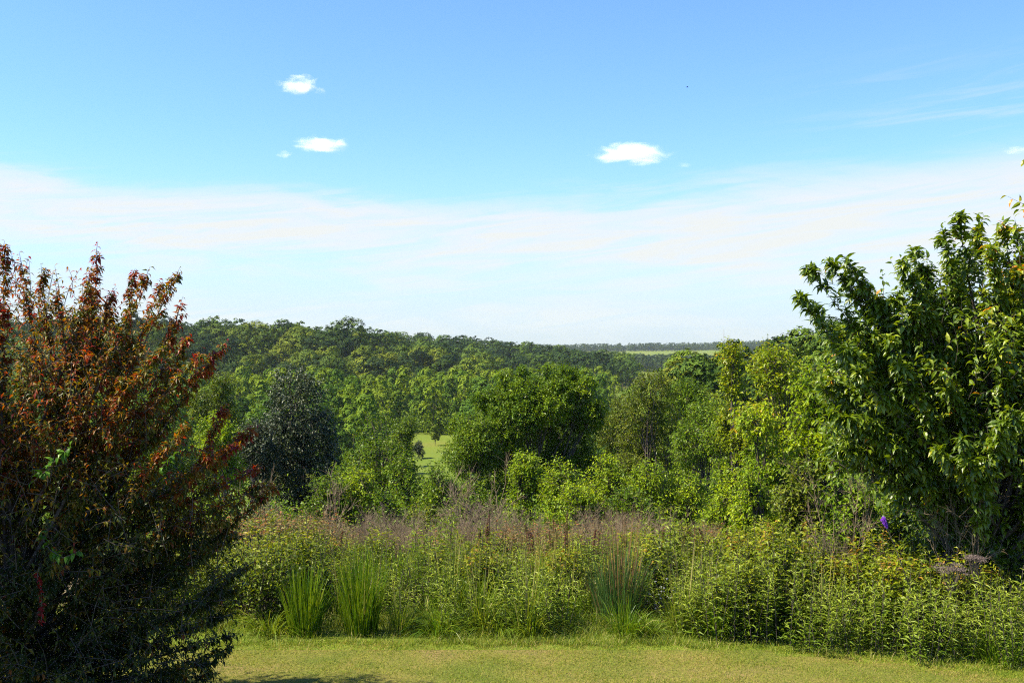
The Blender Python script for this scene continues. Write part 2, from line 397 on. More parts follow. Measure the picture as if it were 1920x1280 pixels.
# ------------------------------------------------------------------ tree builders
NEAR_ZONES = [(560, 'beside the red tree'), (790, 'behind the grass clump pair'), (1020, 'below the big centre tree'), (1300, 'near the rusty grass clump'),
              (1540, 'left of the purple flower'), (1740, 'under the purple flower'), (9999, 'below the faded flower heads')]
FAR_ZONES = [(470, 'behind the red tree'), (640, 'behind the dark grey-green tree'), (770, 'left of the clearing'), (880, 'behind the clearing'), (1130, 'behind the big centre tree'), (1330, 'behind the pale thin-trunked tree'), (9999, 'behind the golden tree')]
def where(x, y, s, smid, dmid, zones, rows=('front', 'rear')):
    c = 960 + x / y * F; z = next(t for lim, t in zones if c < lim)
    return ('larger' if s > smid else 'smaller') + ' ', ', ' + rows[0 if y < dmid else 1] + ' row, ' + z

def rand_dirs(rng, n, upb=0.0):
    d = norm(rng.normal(0, 1, (n, 3)) + np.array([0, 0, upb])); return d

def make_lobes(rng, h, r, base, nl, spread=.62, pointed=0.0):
    """lobes filling a crown of height base..h and radius r (local coordinates)"""
    out = []; hh = (h - base) / 2; cz = base + hh
    for i in range(nl):
        d = rand_dirs(rng, 1, .15)[0] * rng.uniform(.35, 1) ** .6
        lr = r * rng.uniform(.34, .52)
        nar = 1 - pointed * max(0, d[2])
        out.append((d[0] * r * spread * nar, d[1] * r * spread * nar, cz + d[2] * (hh - lr * .75), lr * (1 - .35 * pointed * max(0, d[2])), lr * (1 - .35 * pointed * max(0, d[2])), lr * .85))
    out = np.array(out); zt = (out[:, 2] + out[:, 5]).max(); zb = (out[:, 2] - out[:, 5]).min()
    f = (h - base) / (zt - zb); out[:, 2] = base + (out[:, 2] - zb) * f
    rm = (np.hypot(out[:, 0], out[:, 1]) + out[:, 3]).max(); out[:, [0, 1, 3, 4]] *= r / rm * 1.04
    out[:, 5] = np.minimum(out[:, 5] * max(f, 1), out[:, 3] * 1.25)
    return out

def lobe_points(rng, lobes, n, shell=(.72, 1.02), upb=.35):
    w = lobes[:, 3] * lobes[:, 4] ** 1.0; idx = rng.choice(len(lobes), n, p=w / w.sum())
    d = rand_dirs(rng, n, upb); L = lobes[idx]
    P = L[:, :3] + d * L[:, 3:6] * rng.uniform(*shell, (n, 1))
    # drop what lies deep inside another lobe
    q = ((P[:, None] - lobes[None, :, :3]) / lobes[None, :, 3:6]); inside = ((q ** 2).sum(-1) < .42).any(1)
    k = ~inside | (rng.uniform(0, 1, n) < .15)
    return P[k], d[k], idx[k]

def skeleton(rng, wa, lobes, h, tr, nbr=3, base=(0, 0, 0), lean=0.0, stems=1, P=None, nfine=0, fr=.02):
    base = np.array(base, float); c = lobes[:, :3].mean(0)
    for s in range(stems):
        off = rng.normal(0, .12 * tr * 4, 3) * (stems > 1); off[2] = 0
        top = c + rng.normal(0, .12, 3) * h * .3; top[2] = base[2] + h * rng.uniform(.6, .82)
        b0 = base + off - np.array([0, 0, .3])
        C = (b0 + top) / 2 + rng.normal(0, .04, 3) * h
        pts = bez(b0[None], C[None], top[None], 9)
        rr = tr * (np.linspace(1, .18, 9) + np.array([.35, .1] + [0] * 7)) / (1 if stems == 1 else 1.6)
        tubes(wa, pts, rr[None], 8)
        for L in lobes[s::stems]:
            t = rng.integers(2, 6); a = pts[0, t]; e = L[:3]
            Cc = (a + e) / 2 + np.array([0, 0, -.06 * h]) + rng.normal(0, .03, 3) * h
            q = bez(a[None], Cc[None], e[None], 7); tubes(wa, q, (tr * .45 * np.linspace(1, .2, 7))[None], 5)
            if P is not None and nfine:
                d = ((P - L[:3]) ** 2).sum(1); ids = np.argsort(d)[:max(nfine * 3, 3)]; ids = rng.choice(ids, min(nfine, len(ids)), replace=False)
                A = q[0, rng.integers(2, 7, len(ids))]; B = P[ids]
                tubes(wa, bez(A, (A + B) / 2 + rng.normal(0, .03, A.shape) * h * .3, B, 4), fr * np.array([1, .7, .5, .2])[None] * np.ones((len(ids), 1)), 3)

def tree_shoots(seed, h, r, base, nl, nsh, m, L, W, tmpl=T4, slen=.35, tr=.1, droop=.45, upb=.35, pointed=0.0, sz=1.0, stems=1, along=.5, fine=6, outup=.35, lobes=None, wr=.006, spread=.62):
    """small tree whose crown is made of leafy twigs; returns (wood, leaf) accumulators"""
    rng = np.random.default_rng(seed); la, wa = Acc(), Acc()
    if lobes is None: lobes = make_lobes(rng, h, r, base, nl, spread, pointed)
    P, d, idx = lobe_points(rng, lobes, nsh, (.55, 1.04), upb)
    dr = norm(d + np.array([0, 0, outup]) + rng.normal(0, .35, P.shape))
    ln = slen * rng.uniform(.6, 1.35, (len(P), 1))
    tone = rng.uniform(.2, .8, len(lobes))[idx] * .5 + .25 + rng.normal(0, .12, len(P))
    shoots(rng, la, wa, P - dr * ln * .5, P + dr * ln * .5, m, L, W, tmpl, droop, along, wr, .05, v=tone)
    skeleton(rng, wa, lobes, h, tr, stems=stems, P=P, nfine=fine)
    return wa, la

def tree_clumps(seed, h, r, base, nl, ncl, per, fs, tr=.2, flat=.6, pointed=0.0, upb=.35, spread=.62):
    """distant tree: crown of leaf tufts gathered in clumps on its lobes"""
    rng = np.random.default_rng(seed); a = Acc()
    lobes = make_lobes(rng, h, r, base, nl, spread, pointed)
    P, d, idx = lobe_points(rng, lobes, ncl, (.80, 1.02), upb)
    n = len(P); cr = r * rng.uniform(.07, .15, (n, 1, 1))
    off = rng.normal(0, 1, (n, per, 3)); off = off / np.linalg.norm(off, axis=-1, keepdims=True) * rng.uniform(.3, 1, (n, per, 1))
    Q = P[:, None] + off * cr * np.array([1, 1, flat])
    N = off * .55 + d[:, None] * 1.1 + np.array([0, 0, .25]) + rng.normal(0, .22, off.shape)
    D = np.cross(N, rng.normal(0, 1, N.shape))
    vv = np.clip(rng.uniform(.3, .7, len(lobes))[idx][:, None] + rng.normal(0, .06, (n, 1)) + rng.normal(0, .10, (n, per)), 0, 1)
    s = fs * rng.uniform(.6, 1.3, (n, per))
    leaves(a, (Q).reshape(-1, 3), D.reshape(-1, 3), N.reshape(-1, 3), s.ravel(), s.ravel() * .8, vv.ravel(), T4, 0)
    w = Acc(); skeleton(rng, w, lobes[:max(4, nl // 2)], h, tr)
    return a, w, lobes

def two(name, label, cat, wood, leaf, wm, lm, loc, group=None, rz=0., s=1., wn='trunk', ln='crown'):
    e = empty(name, loc, rz, s); tag(e, label, cat, group)
    obj(wn, wood, wm, e, smooth=True); obj(ln, leaf, lm, e)
    return e

# ------------------------------------------------------------------ the wooded hills and the valley
def far_proto(kind, seed, faces_scale=1.0):
    if kind == 'round': a, w, _ = tree_clumps(seed, 12, 6.2, .3, 13, int(230 * faces_scale), 22, .46 / faces_scale ** .3, .22, spread=.55, upb=.5)
    elif kind == 'poplar': a, w, _ = tree_clumps(seed, 11, 3.0, .1, 10, int(150 * faces_scale), 18, .42 / faces_scale ** .3, .13, flat=1.0, pointed=.65, upb=.6)
    else: a, w, _ = tree_clumps(seed, 11, 4.4, 1.0, 10, int(190 * faces_scale), 22, .36, .18, flat=.5)
    b = Acc(); b.merge(a)
    for f, v, m in w.F3 + w.F4: m[:] = 1
    b.merge(w); return b

rngF = np.random.default_rng(77)
def meshes(kind, n, seed, mat, fs=1.0):
    accs = [far_proto(kind, seed + i, fs) for i in range(n)]
    return accs, [a.mesh(kind + '_tree', [mat, M['bark']]) for a in accs]

def scatter(rng, x0, x1, y0, y1, sp):
    X = np.arange(x0, x1, sp); Y = np.arange(y0, y1, sp * .9); XX, YY = np.meshgrid(X, Y)
    XX = XX + (np.arange(len(Y)) % 2)[:, None] * sp / 2
    P = np.stack([XX.ravel(), YY.ravel()], -1) + rng.uniform(-.38, .38, (XX.size, 2)) * sp
    return P

def in_view(x, y, m=40): # inside the picture with a margin
    c = 960 + x / y * F; return (c > -m) & (c < 1920 + m)

# the valley of light green young trees
pop_acc, pop_me = meshes('poplar', 5, 300, M['valley_leaf'], 1.6)
P = scatter(rngF, -250, 48, 135, 345, 6.6)
col = 960 + P[:, 0] / P[:, 1] * F
keep = (col < 1130 + (P[:, 1] - 135) * .15) & in_view(P[:, 0], P[:, 1], 500) & ~((col > 705) & (col < 872) & (P[:, 1] < 212))
P = P[keep & (P[:, 1] < np.where(col < 900, 300, 345))]; P = P[np.argsort(P[:, 1])]
n_ind = 0; valley_rest = []
for i, (x, y) in enumerate(P):
    s = rngF.uniform(.60, 1.18); k = rngF.integers(5); rz = rngF.uniform(0, 6.28)
    if n_ind < 170 and 960 + x / y * F > -40:
        o = obj('poplar_tree', pop_me[k], None, loc=(x, y, gz(x, y) - .3)); o.scale = (s * 1.05, s * 1.05, s); o.rotation_euler.z = rz; n_ind += 1
        a_, b_ = where(x, y, s, .89, 190, FAR_ZONES); tag(o, a_ + 'light green valley tree' + b_, 'tree', 'young light green trees filling the valley')
    else: valley_rest.append((x, y, s, k, rz))

def mass(name, label, cat, accs, items, mats, sink=.3):
    a = Acc()
    for x, y, s, k, rz in items:
        c, q = math.cos(rz), math.sin(rz); Mx = np.array([[c, -q, 0], [q, c, 0], [0, 0, 1]]) * s
        a.merge(accs[k % len(accs)], Mx, np.array([x, y, float(gz(x, y)) - sink]), rngF.uniform(0, 1))
    o = obj(name, a, mats); return tag(o, label, cat, kind='stuff')

pop_lo = [far_proto('poplar', 320 + i, .9) for i in range(4)]
mass('valley_wood', 'light green young wood filling the back of the valley', 'wood', pop_lo, valley_rest, [M['valley_leaf'], M['bark']])

# near wooded ridge on the left
rnd_acc, rnd_me = meshes('round', 6, 400, M['ridge_leaf'], 1.5)
P = scatter(rngF, -330, -14, 318, 440, 10.0); P = P[in_view(P[:, 0], P[:, 1], 500)]; P = P[np.argsort(P[:, 1])]
restA = []
n_ind = 0
for x, y in P:
    s = rngF.uniform(.7, 1.3); k = rngF.integers(6); rz = rngF.uniform(0, 6.28)
    if 960 + x / y * F > 250 and n_ind < 110:
        o = obj('broadleaf_tree', rnd_me[k], None, loc=(x, y, gz(x, y) - .4)); o.scale = (s, s, s * rngF.uniform(.85, 1.1)); o.rotation_euler.z = rz; n_ind += 1
        a_, b_ = where(x, y, s, 1.0, 350, FAR_ZONES); tag(o, a_ + 'dark tree on the near wooded slope' + b_, 'tree', 'dark trees on the nearer slope at left')
    else: restA.append((x, y, s, k, rz))
rnd_lo = [far_proto('round', 420 + i, .8) for i in range(5)]
P = scatter(rngF, -500, 120, 450, 720, 11.5); a_ = P[:, 0] / P[:, 1]; P = P[in_view(P[:, 0], P[:, 1], 450) & (a_ < .108)]
itemsB = restA + [(x, y, rngF.uniform(.7, 1.35), rngF.integers(5), rngF.uniform(0, 6.28)) for x, y in P]
mass('hill_wood', 'dense dark green wood covering the long far ridge', 'wood', rnd_lo, itemsB, [M['hill_leaf'], M['bark']])

# lone large tree standing up on the skyline at left, and two more crowns breaking it
for xp, yp, d, s, lab in ((335, 600, 430, 1.35, 'large dark round tree breaking the skyline beside the red shrub'),
                          (725, 622, 440, 1.35, 'dark domed tree rising above the ridge right of centre-left'),
                          (690, 668, 330, 1.25, 'broad pale green tree standing taller at the foot of the ridge'),
                          (915, 662, 360, 1.2, 'grey-green round tree at the right foot of the wooded slope')):
    x = (xp - 960) / F * d; top = EYE + (HZ - yp) / F * d
    hgt = 12 * s
    o = obj('broadleaf_tree', rnd_me[n_ind % 6], None, loc=(x, d, top - hgt)); o.scale = (s * 1.15, s * 1.1, s); n_ind += 1
    tag(o, lab, 'tree')

# far ridge two kilometres away
far_lo = [far_proto('round', 440 + i, .35) for i in range(4)]
items = []
P = scatter(rngF, -250, 1050, 1850, 2100, 19); a_ = P[:, 0] / P[:, 1]
for x, y in P[(a_ > -.05) & (a_ < .5)]: items.append((x, y, rngF.uniform(.95, 1.5), rngF.integers(4), 0.))
P = scatter(rngF, 60, 700, 800, 1230, 14); a_ = P[:, 0] / P[:, 1]
for x, y in P[(a_ > .06) & (a_ < .24)]:
    if rngF.uniform() < .93: items.append((x, y, rngF.uniform(.9, 1.35), rngF.integers(4), 0.))
P = scatter(rngF, 250, 900, 1500, 1950, 18); a_ = P[:, 0] / P[:, 1]
for x, y in P[(a_ > .19) & (a_ < .5)]: items.append((x, y, rngF.uniform(.8, 1.2), rngF.integers(4), 0.))
mass('distant_wood', 'blue green wood on the farthest ridge under the sky', 'wood', far_lo, items, [M['far_leaf'], M['bark']], 3.0)

# olive trees on the right shoulder of the valley
fin_acc, fin_me = meshes('fine', 5, 500, M['hill_leaf'], 1.5)
P = scatter(rngF, 3, 66, 88, 165, 6.6); col = 960 + P[:, 0] / P[:, 1] * F
P = P[(col > 1105) & (col < 1760)]; P = P[np.argsort(P[:, 1])]
for i, (x, y) in enumerate(P[:120]):
    s = rngF.uniform(.68, .95) * (1 - .25 * sstep(1300, 1120, 960 + x / y * F))
    o = obj('broadleaf_tree', fin_me[rngF.integers(5)], None, loc=(x, y, gz(x, y) - .3)); o.scale = (s, s, s); o.rotation_euler.z = rngF.uniform(0, 6.28)
    a_, b_ = where(x, y, s, .78, 115, FAR_ZONES); tag(o, a_ + 'olive tree on the right valley side' + b_, 'tree', 'olive green trees on the right valley side')

# field trees
for xp, yb, hpx, w, lab, mt, kind in ((816, 838, 40, .9, 'small lone sapling with a thin trunk standing in the grassy clearing', 'hill_leaf', 'poplar'),
                                  ):
    d = (EYE + 13.9) / (yb - HZ) * F; x = (xp - 960) / F * d; z = float(gz(x, d)); h = hpx / F * d
    a, wd, _ = tree_clumps(600 + xp, h, h * .34 * w, h * (.22 if xp == 816 else 0), 10, 240, 18, .17, .05, flat=1., pointed=.6 if xp == 784 else .2, upb=0.)
    two('field_tree' if xp == 816 else 'juniper_tree', lab, 'tree', wd, a, M['bark'], M[mt], (x, d, z))

# ------------------------------------------------------------------ trees between meadow and valley
def mid_tree(name, label, xp, ytop, hwpx, d, mat, seed, leaf=.10, dens=1.0, base=.12, pointed=0., group=None, tmpl=T4, m=10, droop=.4, slen=None, stems=1, nl=14, cat='tree', outup=.35, zb=None, dy=1.0, upb=.08, wn='trunk', ln='crown', aspect=.5, spread=.62):
    x = (xp - 960) / F * d; zg = float(gz(x, d)) if zb is None else zb
    top = EYE + (HZ - ytop) / F * d; h = top - zg; r = hwpx / F * d
    area = (r * 2) * h
    n = int(dens * area * 8.0 / (leaf * leaf * .5 * m) )
    wa, la = tree_shoots(seed, h, r, h * base, nl, n, m, leaf, leaf * aspect, tmpl, slen or leaf * 4, max(.035, h * .014), droop, upb, pointed, stems=stems, outup=outup, spread=spread)
    return two(name, label, cat, wa, la, M['bark'], M[mat], (x, d, zg), group, wn=wn, ln=ln)

mid_tree('oak_tree', 'dark grey-green dense tree left of centre, behind the red shrub', 550, 684, 112, 38, 'oak_leaf', 11, .115, 1.25, .05, .35, nl=20, aspect=.6)
mid_tree('oak_tree', 'low grey-green tree leaning out left of the dark dense one', 478, 792, 58, 36, 'oak_leaf', 12, .11, 1.0, .05, .2)
mid_tree('maple_tree', 'olive tree whose crown shows behind the tips of the red shrub', 395, 700, 66, 42, 'olive_leaf', 13, .12, 1.1)
mid_tree('young_tree', 'bright yellow-green sapling low behind the red shrub', 410, 780, 46, 33, 'lime_leaf', 14, .11, 1.1)
mid_tree('young_tree', 'tall green tree half hidden deep behind the red shrub', 290, 720, 75, 40, 'mid_leaf', 141, .12, 1.0)
mid_tree('maple_tree', 'bright green pointed tree just left of the grassy clearing', 702, 778, 92, 32, 'bright_leaf', 15, .11, 1.1, .05, .4, nl=18)
mid_tree('maple_tree', 'dark green low tree directly below the grassy clearing', 752, 850, 54, 30, 'mid_leaf', 16, .10, 1.0, .05)
def centre_tree():
    d = 44.0; x0 = (1005 - 960) / F * d; z0 = float(gz(x0, d)); o = np.array([x0, d, z0])
    L = [(932, 762, 44.0, 36, 34), (982, 752, 43.6, 40, 38), (1042, 744, 44.0, 38, 34), (1088, 764, 44.5, 34, 34), (965, 790, 43.2, 46, 36), (1022, 768, 43.4, 44, 30), (1104, 786, 44.2, 30, 34),
         (925, 830, 42.8, 40, 40), (965, 872, 42.8, 38, 36), (1010, 840, 45.0, 52, 55), (1066, 825, 45.2, 48, 60), (1040, 890, 44.8, 70, 50), (960, 925, 44.5, 60, 40), (1085, 880, 45.2, 40, 50), (1003, 728, 45., 26, 20), (1062, 708, 45., 26, 20), (945, 716, 44, 16, 20), (1100, 726, 44, 18, 18), (905, 750, 44, 20, 18), (862, 800, 43, 18, 22), (1025, 700, 44.4, 14, 16), (1118, 765, 44, 16, 20), (978, 705, 44, 15, 14)]
    lob = np.array([(*(px(a, b, q) - o), rp / F * d, rp / F * d * .9, rv / F * d) for a, b, q, rp, rv in L])
    wa, la = tree_shoots(17, EYE + (HZ - 705) / F * d - z0, 2.3, .3, 0, 7600, 10, .135, .068, T4, .42, .11, .35, .25, outup=.45, lobes=lob)
    two('maple_tree', 'big broad tree in the centre with a deep shaded hollow', 'tree', wa, la, M['bark'], M['mid_leaf'], o)
centre_tree()
mid_tree('maple_tree', 'leafy flank tree against the left side of the big centre tree', 890, 776, 74, 42, 'mid_leaf', 18, .115, 1.5, .02, .0, nl=18)
mid_tree('poplar_tree', 'light green tree peeking over the big centre tree', 1048, 682, 52, 66, 'bright_leaf', 19, .16, .9, .1, .4)
mid_tree('poplar_tree', 'pale airy tree with thin trunks right of the big centre tree', 1222, 694, 84, 40, 'olive_leaf', 20, .115, 1.15, .0, .25, stems=2, nl=20)
mid_tree('poplar_tree', 'olive airy tree in the hollow left of the pale thin-trunked tree', 1158, 742, 70, 46, 'olive_leaf', 21, .115, 1.2, .0, .1)
mid_tree('maple_tree', 'mid green leaning tree behind the yellow-green thicket', 1318, 742, 78, 36, 'mid_leaf', 22, .11, 1.3, .0, .1)
mid_tree('cherry_tree', 'slim golden green tree with an upright top at right', 1386, 640, 52, 30, 'yellow_leaf', 23, .11, 1.2, .0, .3, outup=.9, stems=2)
mid_tree('cherry_tree', 'yellow-green tree between the golden tree and the large glossy tree', 1468, 652, 84, 21, 'yellow_leaf', 24, .12, 1.3, .0, .1, tmpl=T5, m=9, outup=.6, stems=2)
mid_tree('cherry_tree', 'lower yellow-green tree in front of the golden tree', 1425, 762, 88, 19, 'lime_leaf', 25, .105, 1.3, .0, .1, tmpl=T5, stems=2)
mid_tree('maple_tree', 'shaded dark green tree under the yellow-green trees', 1372, 792, 62, 31, 'mid_leaf', 26, .105, 1.3, .0)
mid_tree('cherry_tree', 'yellow-green bush beneath the large glossy tree', 1545, 690, 80, 19.5, 'lime_leaf', 27, .12, 1.3, .0, .1, tmpl=T5, stems=2)

mid_tree('young_tree', 'pale green sapling at the left rim of the grassy clearing', 752, 776, 34, 75, 'bright_leaf', 28, .15, 1.2, .0, .3)
mid_tree('maple_tree', 'rounded green tree between the thin-trunked tree and the golden tree', 1288, 712, 62, 52, 'mid_leaf', 29, .14, 1.2, .0, .1)

mid_tree('juniper_tree', 'small dark conical juniper at the left edge of the clearing', 785, 826, 13, 172, 'oak_leaf', 30, .22, 2.0, .0, .6, slen=.5)

# bushes along the near edge of the wood
bushes = [
    ('lime bush with rounded top left of the bright green tree', 610, 892, 52, 25, 'bright_leaf'),
    ('yellow-green bush in front of the bright green tree', 668, 878, 56, 25.5, 'lime_leaf'),
    ('small bright bush at the foot of the dark low tree', 728, 926, 32, 24, 'bright_leaf'),
    ('pale bushy thicket under the grassy clearing', 825, 866, 56, 28, 'mid_leaf'),
    ('green bush tangled with dead branches under the centre tree', 882, 896, 52, 26, 'mid_leaf'),
    ('pale olive bush low before the dark low tree', 790, 952, 46, 23, 'olive_leaf'),
    ('left end of the lime thicket, a bush with upright tips', 986, 852, 46, 27, 'lime_leaf'),
    ('second bush of the lime thicket under the hollow of the centre tree', 1052, 862, 56, 26, 'lime_leaf'),
    ('wide bush in the middle of the lime thicket', 1132, 850, 66, 27, 'lime_leaf'),
    ('rounded bush right of the middle of the lime thicket', 1215, 866, 62, 26, 'lime_leaf'),
    ('bush at the right end of the lime thicket', 1290, 878, 58, 26, 'lime_leaf'),
    ('short lime bush before the thicket', 1085, 905, 60, 24, 'lime_leaf'),
    ('short lime bush before the right part of the thicket', 1190, 912, 60, 24, 'bright_leaf'),
    ('lime bush with rusty tips below the golden tree', 1352, 905, 56, 22, 'lime_leaf'),
    ('tall green bush below the yellow-green trees', 1420, 880, 64, 17.5, 'lime_leaf'),
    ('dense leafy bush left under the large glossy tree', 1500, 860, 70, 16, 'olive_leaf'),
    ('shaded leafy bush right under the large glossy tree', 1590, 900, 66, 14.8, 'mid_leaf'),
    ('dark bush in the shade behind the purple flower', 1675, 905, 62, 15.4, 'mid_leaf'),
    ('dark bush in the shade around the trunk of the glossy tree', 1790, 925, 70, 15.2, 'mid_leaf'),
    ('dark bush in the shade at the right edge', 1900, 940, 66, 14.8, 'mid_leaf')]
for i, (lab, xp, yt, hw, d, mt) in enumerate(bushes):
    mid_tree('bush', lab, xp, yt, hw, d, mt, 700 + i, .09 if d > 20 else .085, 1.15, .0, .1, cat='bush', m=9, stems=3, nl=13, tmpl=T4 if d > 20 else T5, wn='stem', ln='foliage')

# ------------------------------------------------------------------ the two large near trees
def limb_tree(rng, base, trunk_top, tips, lobes, nrand, L, W, tmpl, wood_r, per_limb, m, slen, droop, colfn, along=.5, outup=.3, hold=.25, stems=3, tipthin=.75, fillers=0):
    """trunk stems, then long limbs to given and to random tips, every limb clothed with leafy shoots"""
    wa, la = Acc(), Acc(); base = np.array(base, float)
    tr = []
    for s in range(stems):
        tt = trunk_top + rng.normal(0, .35, 3) * (s > 0)
        b0 = base + np.array([rng.normal(0, .12), rng.normal(0, .12), -.2]) * (1 if s else .3)
        p = bez(b0[None], ((b0 + tt) / 2 + rng.normal(0, .15, 3))[None], tt[None], 12)[0]; tr.append(p)
        tubes(wa, p[None], (wood_r * np.linspace(1.15, .25, 12) * (1 if s == 0 else .7))[None], 9)
    tr = np.concatenate(tr)
    P, d, _ = lobe_points(rng, lobes, nrand * 2, (.5, 1.0), .25)
    tips = [np.array(t, float) for t in tips] + list(P[:nrand])
    for i, T in enumerate(tips):
        # a start on a trunk below the tip
        zz = base[2] + (T[2] - base[2]) * rng.uniform(.15, .65); a = tr[np.argmin(np.abs(tr[:, 2] - zz) + rng.uniform(0, .3, len(tr)))]
        ln = np.linalg.norm(T - a)
        C = (a + T) / 2 + np.array([0, 0, -.10 * ln]) + rng.normal(0, .07, 3) * ln
        q = bez(a[None], C[None], T[None], 14)[0]
        tubes(wa, q[None], (wood_r * .33 * np.linspace(1, .08, 14))[None], 5)
        ex = i < len(tips) - nrand; n = int(per_limb * ln * (.8 if ex else 1.0)); tf = tipthin if ex else 1.0; t = rng.uniform(hold, 1, n) ** .8
        k = np.clip(t * 13, 0, 12.999); k0 = k.astype(int); fr = (k - k0)[:, None]
        A = q[k0] * (1 - fr) + q[k0 + 1] * fr; Td = norm(q[k0 + 1] - q[k0])
        dr = norm(Td * .8 + rng.normal(0, .62, (n, 3)) + np.array([0, 0, outup]))
        sl = slen * tf * (1.25 - t[:, None] * .85) * rng.uniform(.5, 1.3, (n, 1))
        A2 = np.concatenate([A, T[None] - norm(T - q[-3])[None] * slen * .4]); B2 = np.concatenate([A + dr * sl, T[None] + norm(T - q[-3])[None] * slen * .25])
        shoots(rng, la, wa, A2, B2, m, L, W, tmpl, droop, along, .0045, .04, v=colfn(B2, rng))
    if fillers:
        P, d, _ = lobe_points(rng, lobes, fillers, (.35, 1.05), .2)
        dr = norm(d * .7 + rng.normal(0, .5, P.shape) + np.array([0, 0, outup * .8])); sl = slen * rng.uniform(.5, 1.1, (len(P), 1))
        B2 = P + dr * sl; shoots(rng, la, wa, P - dr * sl * .3, B2, m, L * .95, W * .95, tmpl, droop, along, .004, .04, v=colfn(B2, rng))
    return wa, la

# red and copper shrub tree on the left
rng = np.random.default_rng(5)
D0 = 9.6
lb = base_l = px(40, 1330, D0); lb[2] = float(gz(lb[0], lb[1]))
tipsL = [px(182, 470, 9.4), px(168, 520, 9.2), px(38, 488, 9.6), px(8, 468, 9.2), px(78, 512, 9.9), px(105, 545, 9.3), px(250, 520, 9.5), px(275, 515, 9.2), px(330, 516, 9.4), px(338, 572, 9.2),
         px(300, 540, 9.7), px(212, 550, 9.5), px(-60, 500, 9.4), px(-30, 540, 9.0), px(418, 652, 9.4), px(375, 668, 9.0), px(390, 690, 9.3), px(350, 640, 9.5), px(300, 662, 8.9), px(420, 770, 9.6), px(472, 812, 9.4), px(440, 840, 9.2),
         px(500, 908, 9.4), px(480, 880, 9.6), px(512, 918, 9.3), px(455, 935, 9.2), px(350, 800, 8.8), px(400, 855, 9.0), px(440, 1000, 9.6), px(465, 1060, 9.7), px(455, 1100, 9.9),
         px(430, 1150, 9.7), px(440, 1190, 9.9), px(425, 1215, 9.8), px(410, 1238, 9.4), px(390, 1262, 9.2), px(370, 1290, 9.0), px(300, 1300, 8.7), px(340, 1255, 8.9)]
def L3(xp, yp, d, rp, rd, rv): # lobe from picture measures
    c = px(xp, yp, d); return (*c, rp / F * d, rd, rv / F * d)
lobesL = np.array([L3(60, 640, 9.5, 150, .8, 110), L3(-80, 600, 9.6, 140, .8, 120), L3(170, 660, 9.4, 90, .7, 80), L3(240, 740, 9.3, 90, .6, 80), L3(80, 800, 9.3, 180, 1.0, 150), L3(-80, 850, 9.5, 180, 1., 160),
                   L3(290, 860, 9.3, 80, .5, 80), L3(120, 980, 9.2, 190, 1.1, 140), L3(280, 1020, 9.4, 150, .8, 110), L3(-50, 1100, 9.3, 180, 1., 160), L3(120, 1160, 9.2, 180, 1., 130), L3(270, 1170, 9.3, 120, .8, 90), L3(180, 1260, 9.0, 170, .9, 90), L3(320, 1235, 9.2, 90, .5, 60), L3(360, 1110, 9.5, 80, .5, 90), L3(0, 1290, 9.2, 160, 1, 90)])
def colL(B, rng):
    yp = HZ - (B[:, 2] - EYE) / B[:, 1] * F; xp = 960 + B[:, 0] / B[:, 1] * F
    v = np.interp(yp, [480, 560, 700, 850, 950, 1100], [.60, .50, .44, .44, .24, .05])  # tone sinks to near-black green low down: shade put into the leaf colour
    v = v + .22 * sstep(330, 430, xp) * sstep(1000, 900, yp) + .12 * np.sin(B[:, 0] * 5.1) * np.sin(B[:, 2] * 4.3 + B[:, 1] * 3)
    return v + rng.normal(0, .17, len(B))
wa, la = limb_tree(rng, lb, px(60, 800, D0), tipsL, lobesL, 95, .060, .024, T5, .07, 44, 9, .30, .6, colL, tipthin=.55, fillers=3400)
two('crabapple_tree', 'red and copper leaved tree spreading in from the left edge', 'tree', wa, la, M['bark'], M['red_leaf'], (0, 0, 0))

# large glossy green tree at the right
rng = np.random.default_rng(6)
DR = 13.4
rb = px(1850, 1200, DR); rb[2] = float(gz(rb[0], rb[1]))
tipsR = [px(1590, 492, 12.6), px(1560, 500, 12.9), px(1520, 512, 12.6), px(1502, 562, 12.4), px(1530, 585, 12.8), px(1600, 545, 13.0), px(1715, 478, 13.0), px(1695, 498, 12.7), px(1740, 510, 13.1), px(1680, 560, 12.7),
         px(1645, 570, 12.8), px(1625, 610, 12.6), px(1800, 412, 13.0), px(1770, 440, 12.8), px(1835, 418, 13.3), px(1880, 430, 12.9), px(1905, 425, 12.6), px(1860, 470, 12.5), px(1960, 440, 13), px(1785, 500, 13.0),
         px(1590, 660, 12.3), px(1560, 640, 12.8), px(1610, 700, 12.2), px(1670, 650, 12.1), px(1540, 720, 12.9), px(1570, 780, 12.6), px(1760, 850, 11.9), px(1800, 830, 11.7), px(1880, 800, 11.6)]
lobesR = np.array([L3(1720, 640, 13.2, 130, .9, 110), L3(1850, 570, 13.2, 120, 1.0, 100), L3(1990, 560, 13.4, 110, 1.0, 100), L3(1820, 720, 12.9, 150, 1.1, 120), L3(1660, 760, 13.2, 110, .8, 100), L3(1960, 700, 13.0, 140, 1.1, 140),
                   L3(1740, 860, 13.2, 120, .8, 100), L3(1880, 880, 13.2, 130, 1.0, 110), L3(1600, 680, 13.2, 70, .5, 60), L3(2020, 880, 13.2, 120, 1.0, 140), L3(1900, 1000, 13.6, 110, .8, 90), L3(1630, 850, 13.2, 90, .7, 90), L3(1780, 990, 13.6, 100, .7, 80)])
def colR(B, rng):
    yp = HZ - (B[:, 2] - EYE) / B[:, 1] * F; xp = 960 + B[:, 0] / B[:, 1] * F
    return .38 + .32 * sstep(1780, 1900, xp) * sstep(700, 450, yp) + rng.normal(0, .17, len(B)) + .42 * (yp < 392) * (rng.uniform(0, 1, len(B)) < .5)
